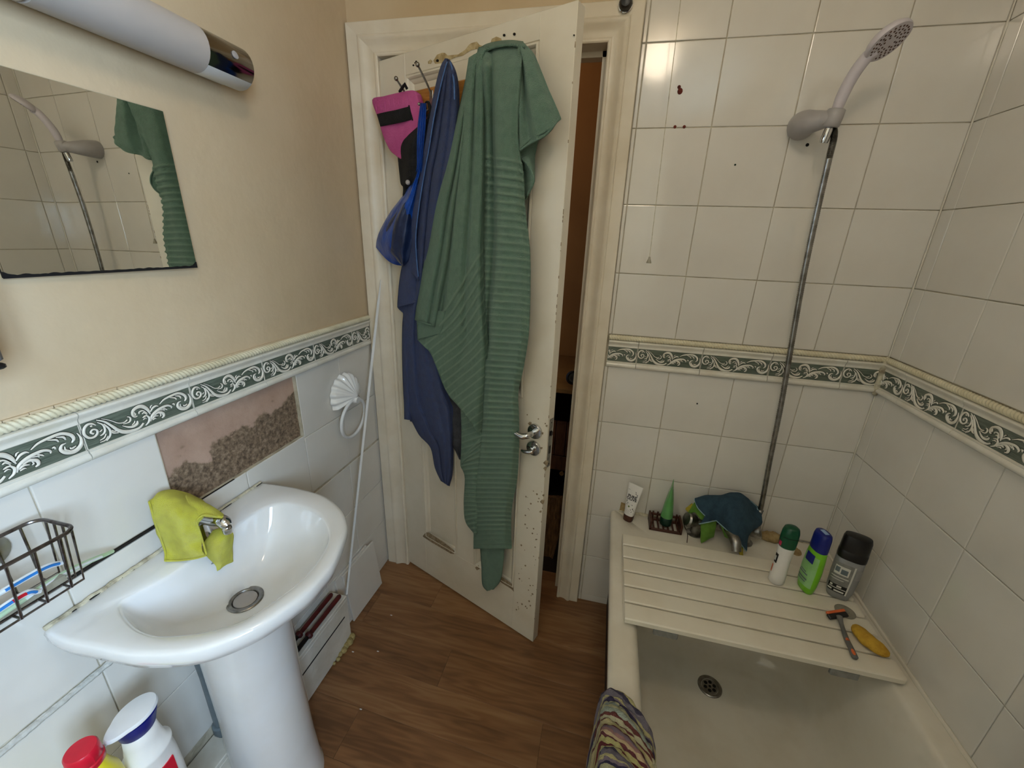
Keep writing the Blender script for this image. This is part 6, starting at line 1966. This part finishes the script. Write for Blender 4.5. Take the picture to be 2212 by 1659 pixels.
# white bottle with green cap
def label_patch(fr, rx, ry, e, a0, a1, z0, z1, out=0.0005, n=10, sc=lambda z: 1.0):
    """curved label on a superellipse body between two angles"""
    b = MB()
    def fn(s, t):
        a = math.radians(a0 + (a1 - a0) * s); z = z0 + (z1 - z0) * t
        c, si = math.cos(a), math.sin(a)
        k = sc(z)
        return fr @ Vector(((rx * k + out) * abs(c) ** (2 / e) * (1 if c >= 0 else -1), (ry * k + out) * abs(si) ** (2 / e) * (1 if si >= 0 else -1), z))
    b.grid(fn, n, 4)
    return b
WB2 = empty('shower_gel', (1.453, -0.262, ZT), 'slim white bottle with a dark green cap on the bath board', 'bottle')
wf = axis_frame((1.4525, -0.2620, ZT + 0.0006), (0, 0), -0.10)
b = MB(); b.loft([[wf @ p for p in superell(r, r2, z, e=2.2)] for r, r2, z in ((.0175, .0160, 0), (.0205, .0190, .004), (.0208, .0192, .030), (.0195, .0182, .060), (.0192, .0180, .090), (.0205, .0190, .120), (.0208, .0192, .129), (.018, .017, .131))])
b.build('body', M['white_bottle'], WB2, angle=50)
b = MB(); b.loft([[wf @ p for p in superell(r, r2, z, e=2.2)] for r, r2, z in ((.0208, .0195, .1312), (.0216, .0202, .134), (.0222, .0208, .160), (.0215, .0200, .180), (.0185, .0170, .193), (.0120, .0110, .198), (.002, .002, .199))])
GC = b.build('cap', M['dark_green'], WB2, angle=50)
b = MB(); b.tube([wf @ Vector(p) for p in ((-.019, -.0135, .166), (-.006, -.0212, .168), (.008, -.0205, .168), (.0175, -.0142, .166))], 0.0014, 6); b.build('flip_edge', M['deep_green'], GC)
label_patch(wf, .0222, .0208, 2.2, 186, 214, .136, .150).build('sticker', M['redmark'], GC, fixn=False)
label_patch(wf, .0200, .0185, 2.2, 182, 216, .072, .104).build('label', M['ink'], WB2, fixn=False)
label_patch(wf, .0206, .0191, 2.2, 190, 205, .080, .096, 0.0012).build('label_mark', M['label_white'], WB2, fixn=False)
label_patch(wf, .0202, .0187, 2.2, 176, 192, .036, .062).build('orange_print', M['orange'], WB2, fixn=False)
# lime bottle with blue cap
LB = empty('shampoo_bottle', (1.528, -0.272, ZT), 'lime green oval bottle with a navy cap, middle of three on the bath board', 'bottle')
lf = axis_frame((1.5270, -0.2710, ZT + 0.0006), (0, 0), -1.35)
b = MB(); b.loft([[lf @ p for p in superell(r, r2, z, e=2.3)] for r, r2, z in ((.0215, .0115, 0), (.0245, .0145, .004), (.0285, .0175, .030), (.0300, .0188, .075), (.0285, .0182, .115), (.0262, .0172, .140), (.0250, .0165, .1445))])
b.build('body', M['lime'], LB, angle=50)
b = MB(); b.loft([[lf @ p for p in superell(r, r2, z, e=2.3)] for r, r2, z in ((.0252, .0172, .1448), (.0258, .0178, .147), (.0252, .0172, .188), (.0232, .0155, .199), (.020, .013, .202), (.001, .001, .2025))])
NC = b.build('cap', M['navy'], LB, angle=50)
b = MB(); b.box(-0.010, 0.011, -0.005, 0.006, 0.2024, 0.2034, 0, lf); b.build('flip_tab', mat('pale_blue_tab', (150, 176, 214), 0.35), NC, smooth_=False)
lsc = lambda z: prof([(0, .85), (.03, .95), (.075, 1.0), (.115, .955), (.14, .885)], z)
label_patch(lf, .0302, .0190, 2.3, 205, 335, .024, .128, 0.0004, 16, lsc).build('label', M['lime_label'], LB, fixn=False)
label_patch(lf, .0302, .0190, 2.3, 250, 300, .104, .132, 0.0012, 10, lsc).build('brand_mark', M['navy'], LB, fixn=False)
for k, (a0, a1, z0, z1) in enumerate(((232, 296, .044, .049), (238, 290, .036, .040), (236, 292, .060, .064), (246, 280, .068, .071))):
    label_patch(lf, .0302, .0190, 2.3, a0, a1, z0, z1, 0.0011, 10, lsc).build('label_print', M['pipe_grey'], LB, fixn=False)
# smoky clear bottle with black cap
CB2 = empty('body_wash', (1.609, -0.275, ZT), 'smoky clear bottle with a big black cap beside the tiled wall', 'bottle')
cf = axis_frame((1.6085, -0.2740, ZT + 0.0006), (0, 0), -0.42)
b = MB(); b.loft([[cf @ p for p in superell(r, r2, z, e=2.6)] for r, r2, z in ((.0215, .0125, 0), (.0255, .0165, .004), (.0310, .0195, .030), (.0330, .0205, .080), (.0328, .0205, .134), (.030, .0185, .1365))])
b.build('body', M['clear_grey'], CB2, angle=50)
b = MB(); b.loft([[cf @ p for p in superell(r, r2, z, e=2.6)] for r, r2, z in ((.0330, .0208, .1368), (.0338, .0216, .139), (.0332, .0210, .160), (.0320, .0200, .162), (.0328, .0206, .165), (.0318, .0196, .200), (.0295, .0178, .208), (.020, .012, .2105), (.001, .001, .211))])
b.build('cap', M['black'], CB2, angle=50)
csc = lambda z: prof([(0, .8), (.03, .945), (.08, 1.0), (.134, .995)], z)
def clabel(a0, a1, z0, z1, m, name, out=0.0005):
    label_patch(cf, .0330, .0205, 2.6, a0, a1, z0, z1, out, 14, csc).build(name, m, CB2, fixn=False)
clabel(208, 292, .022, .122, M['label_grey'], 'label')
clabel(286, 293, .022, .122, M['label_white'], 'label_edge', 0.0009)
clabel(210, 286, .024, .050, M['ink'], 'label_block', 0.0009)
clabel(222, 276, .084, .112, M['label_white'], 'label_panel', 0.0009)
for a0, a1, z0, z1, mm in ((226, 248, .092, .108, M['pipe_grey']), (254, 272, .088, .104, M['pipe_grey']), (214, 280, .074, .077, M['label_white']), (214, 270, .066, .068, M['label_white']), (220, 284, .037, .0395, M['label_white']), (214, 240, .028, .033, M['label_white']), (250, 280, .027, .032, M['label_white']), (224, 238, .042, .048, M['label_white']), (256, 270, .042, .048, M['label_white'])):
    clabel(a0, a1, z0, z1, mm, 'label_print', 0.0013)
clabel(300, 336, .082, .112, mat('faint_grey_print', (142, 139, 136), 0.4), 'side_print')

# razor -----------------------------------------------------------------
RZR = empty('razor', at_z(1830, 1370, ZT), 'grey and orange wet razor on the bath board', 'razor')
b = MB()
hp = [Vector(p) for p in spline([at_z(1813, 1332, ZT + .012), at_z(1819, 1352, ZT + .008), at_z(1828, 1378, ZT + .0075), at_z(1837, 1398, ZT + .008), at_z(1846, 1418, ZT + .007), at_z(1849, 1424, ZT + .006)], 22)]
b.tube(hp, [.0078, .007, .006, .0054, .0052, .0052, .0054, .0056, .0058, .006, .0062, .0064, .0066, .0068, .007, .0072, .0074, .0074, .0072, .0066, .0056, .003], 14, flat=0.8)
b.build('handle', M['razor_grey'], RZR)
b = MB()
for k, (i0, i1) in enumerate(((9, 11), (14, 18))):
    b = MB(); b.tube([hp[i] + Vector((-0.001, -0.0005, 0.0032)) for i in range(i0, i1)], [0.0032, 0.0042, 0.0042, 0.003][:i1 - i0], 8); b.build('grip', M['orange'], RZR)
b = MB()
h0, h1 = at_z(1786, 1327, ZT + .012), at_z(1826, 1321, ZT + .012)
hdv = (h1 - h0).normalized(); hn = Vector((0.10, -0.35, 1)).normalized(); hn = (hn - hdv * hn.dot(hdv)).normalized()
hm3 = basis((h0 + h1) / 2, hdv, hn.cross(hdv), hn)
L_ = (h1 - h0).length / 2
b.cbox(-L_, L_, -0.013, 0.001, -0.005, 0.0035, 0.002, 0, hm3); b.build('head', M['black'], RZR, angle=30)
b = MB(); b.cbox(-L_ * 0.95, L_ * 0.97, -0.0005, 0.0065, -0.003, 0.0046, 0.0015, 0, hm3); b.build('strip', M['orange'], RZR, angle=30)
# soap bar-shaped sponge
b = MB()
c0, c1 = at_z(1846, 1353, ZT + .014), at_z(1916, 1414, ZT + .014)
d = c1 - c0
sd = Vector((d.y, -d.x, 0)).normalized()
rings = []
NN = 26
for i in range(NN + 1):
    t = i / NN
    w = 0.0205 * (1 - abs(2 * t - 1) ** 3.4) ** 0.5 * (0.86 + 0.22 * math.sin(PI * min(1, t * 1.1)))
    hgt = 0.0132 * (1 - abs(2 * t - 1) ** 4) ** 0.5
    w = max(w, 0.002); hgt = max(hgt, 0.002)
    c = c0 + d * (-0.06 + 1.12 * t) + sd * (0.006 * math.sin(PI * t))
    ring = []
    for k in range(22):
        a = 2 * PI * k / 22
        p = c + sd * w * math.cos(a) + Vector((0, 0, hgt * math.sin(a)))
        p += Vector((1, 1, 1)) * 0.0012 * mnoise.noise(p * 60)
        p.z = max(p.z, ZT + 0.0006)
        ring.append(p)
    rings.append(ring)
b.loft(rings)
o = b.build('bath_sponge', M['pumice'], angle=80); tag(o, 'long ochre sponge lying on the bath board by the wall', 'sponge')
# clear disc
b = MB()
dc = at_z(1824, 1324, ZT)
b.lathe([(0.0240, 0.0006), (0.0245, 0.002), (0.020, 0.0042), (0.010, 0.0036), (0.007, 0.006), (0.0045, 0.0065), (0.0005, 0.005)], 30, T(dc.x + 0.003, dc.y + 0.004, ZT))
o = b.build('suction_disc', M['clear_disc']); tag(o, 'cloudy clear suction disc behind the razor', 'disc')
# scrubby net behind the taps and foam crumbs
b = MB()
rs = random.Random(11)
for u, v, r, sq in ((1652, 1146, .020, 1.0), (1665, 1150, .021, .9), (1678, 1160, .018, .8), (1690, 1168, .013, .7), (1658, 1160, .014, .7)):
    c = at_z(u, v, RZ_ + r * 0.55); c.y = min(c.y, -0.022)
    rings = []
    for i in range(9):
        th = PI * i / 8
        ring = []
        for k in range(16):
            a = 2 * PI * k / 16
            p = Vector((math.sin(th) * math.cos(a) * 1.3, math.sin(th) * math.sin(a), -math.cos(th) * sq))
            rr_ = r * (1 + 0.28 * mnoise.noise(p * 2.6 + Vector((u, 0, 0))))
            q = c + p * rr_
            q.z = max(q.z, RZ_ + 0.001); q.y = min(q.y, -0.001)
            ring.append(q)
        rings.append(ring)
    b.loft(rings)
o = b.build('net_scrubber', M['tan_foam'], angle=180); tag(o, 'crumpled tan net scrubber behind the bath taps', 'scrubber')
b = MB()
ch = [Vector(p) for p in spline([at_z(1712, 1155, RZ_ + .006), at_z(1722, 1160, RZ_ + .005), at_z(1735, 1163, RZ_ + .005), at_z(1745, 1166, RZ_ + .004), at_z(1752, 1170, RZ_ + .003)], 22)]
for i, p in enumerate(ch):
    p.y = min(p.y, -0.006)
    b.lathe(ballpts(0.0034, 6), 8, T(*p))
b.tube(ch, 0.0012, 5)
o = b.build('plug_chain', M['steel']); tag(o, 'beaded plug chain lying behind the bottles', 'chain')
b = MB()                                       # rusty soap stain on the rim
sc_ = at_z(1716, 1189, RZ_ + .001)
ring = [(sc_.x + (0.021 + 0.005 * mnoise.noise(Vector((k * .9, 0, 0)))) * math.cos(2 * PI * k / 22), sc_.y + (0.026 + 0.007 * mnoise.noise(Vector((k * .7, 4, 0)))) * math.sin(2 * PI * k / 22)) for k in range(22)]
b.loft([[(x, y, RZ_ + 0.0001) for x, y in ring], [(x, y, RZ_ + 0.0009) for x, y in ring]])
b.build('soap_stain', M['tan_foam'], BTH, smooth_=False)

# ---------------------------------------------------------------- striped bath mat over the bath side
b = MB()
ys = (-0.704, -1.12)
xl, xr = BX0, IX0
def mat_prof(s):                                # across the rim: floor side -> over the rim -> into the tub
    pts = [(xl - 0.016, 0.13), (xl - 0.013, 0.25), (xl - 0.011, 0.36), (xl - 0.009, 0.44), (xl - 0.005, 0.475), (xl + 0.014, 0.491), (xl + 0.040, 0.4945), (xl + 0.066, 0.489), (xr + 0.012, 0.474), (xr + 0.020, 0.44), (xr + 0.025, 0.37), (xr + 0.031, 0.30)]
    return cr1(pts, s)
def matfn(s, t):
    x, z = mat_prof(s)
    wv_ = 0.006 * math.sin(5 * t + 2) * smooth((0.35 - s) / 0.35)
    y = ys[0] + (ys[1] - ys[0]) * t - 0.085 * smooth((s - 0.42) / 0.5) - 0.012 * smooth((0.3 - s) / 0.3) + 0.004 * math.sin(s * 9)
    n = 0.004 * mnoise.noise(Vector((s * 26, t * 60, 0))) + 0.0035 * math.sin(t * 62 + 1.5 * math.sin(s * 5))
    return (x - wv_ - n * (0.6 if s < .5 else -0.6), y, z + n)
b.grid(matfn, 110, 150, uvfn=lambda s, t: (t * 3.6 + 0.06 * math.sin(s * 7) + 0.10 * mnoise.noise(Vector((s * 5, t * 11, 0))), s * 1.2))
o = b.build('bath_mat', M['rug'], angle=180, fixn=False, origin=(xl, -0.9, 0.15)); tag(o, 'multicoloured striped chenille bath mat hung over the bath side', 'bath mat')
solid(o, 0.010, 0.0)

# ---------------------------------------------------------------- lilac bottle at the lower right
JG = empty('lilac_bottle', (1.645, -0.805, RZ_ + 0.001), 'large pale lilac bottle on the bath edge, cut by the right frame', 'bottle')
jf = T(1.645, -0.805, RZ_ + 0.0012)
b = MB()
b.lathe([(.036, 0), (.038, .003), (.039, .06), (.039, .20), (.037, .225), (.032, .245), (.024, .258), (.016, .264), (.015, .275)], 40, jf)
b.build('body', M['lilac'], JG, angle=50)
b = MB(); b.lathe([(.016, .275), (.017, .277), (.017, .30), (.012, .303)], 24, jf); b.build('cap', M['white_plastic'], JG, angle=50)
b = MB()
b.grid(lambda s, t: jf @ Vector((.0394 * math.cos(math.radians(238 + 80 * s)), .0394 * math.sin(math.radians(238 + 80 * s)), .02 + .15 * t)), 14, 4)
b.build('label', M['deep_green'], JG, fixn=False)

# added unseen curtain behind the viewer, blocks window light and its tile reflection
CU = empty('added_blocking_curtain', (1.55, -1.46, 0.35), 'added pale lilac curtain, unseen behind the viewer, blocking window light from bath and back wall', 'curtain')
b = MB()
def curt(s, t):
    x = 1.13 + 0.545 * s
    return (x + 0.008 * math.sin(40 * s + t), -1.46 + 0.030 * math.sin(2 * PI * 12.5 * s) * (0.7 + 0.3 * t), 2.08 - 1.55 * t)
b.grid(curt, 220, 20)
o = b.build('cloth', M['lilac'], CU, angle=180, fixn=False); solid(o, 0.002)
b = MB(); b.tube([(1.10, -1.46, CEIL - 0.001), (1.10, -1.46, 2.12), (1.105, -1.46, 2.10), (1.14, -1.46, 2.095), (1.691, -1.46, 2.095)], 0.010, 10); b.build('rail', M['white_plastic'], CU)

# crumbs on the floor
for u, v, wh in ((762, 1408, 'beside the yellowed foam'), (845, 1329, 'nearest the leaning tiles'), (816, 1407, 'second out from the foam'), (779, 1532, 'nearest the basin pedestal')):
    p = at_z(u, v, 0.001)
    b = MB(); b.loft([[p + Vector((-.004, -.001, 0)), p + Vector((.003, -.002, 0)), p + Vector((.005, .001, 0)), p + Vector((-.002, .0016, 0))], [p + Vector((-.003, -.001, .0016)), p + Vector((.003, -.001, .0014)), p + Vector((.004, .001, .0014)), p + Vector((-.002, .001, .0016))]])
    o = b.build('paint_flake', M['white_plastic'], smooth_=False); tag(o, 'tiny white paint flake on the floor planks, ' + wh, 'flake', 'paint flakes on the floor')
# ceiling lamp that lights the room
CLP = empty('ceiling_lamp', LAMP_POS, 'round glass lamp on the ceiling, out of the frame', 'ceiling lamp')
b = MB(); b.lathe(ballpts(0.085, 16), 28, T(*LAMP_POS)); b.build('globe', M['globe'], CLP)
b = MB(); b.lathe([(0.05, 0), (0.05, 0.012), (0.035, 0.022)], 24, T(LAMP_POS[0], LAMP_POS[1], CEIL - 0.022) ); b.build('ceiling_rose', M['white_plastic'], CLP)

for o in bpy.data.objects:              # marks far too small to be parted
    if o.name.split('.')[0] in ('nozzle', 'waste_hole', 'old_screw_hole', 'paint_chip', 'edge_wear', 'leaf_print', 'small_print', 'filler_patch', 'sealant_mould', 'latch_bolt', 'ridges', 'bristles', 'piping', 'hem', 'expanding_foam', 'rope_sealant', 'broken_edge', 'joint_and_shadow_line'):
        o['kind'] = 'stuff'
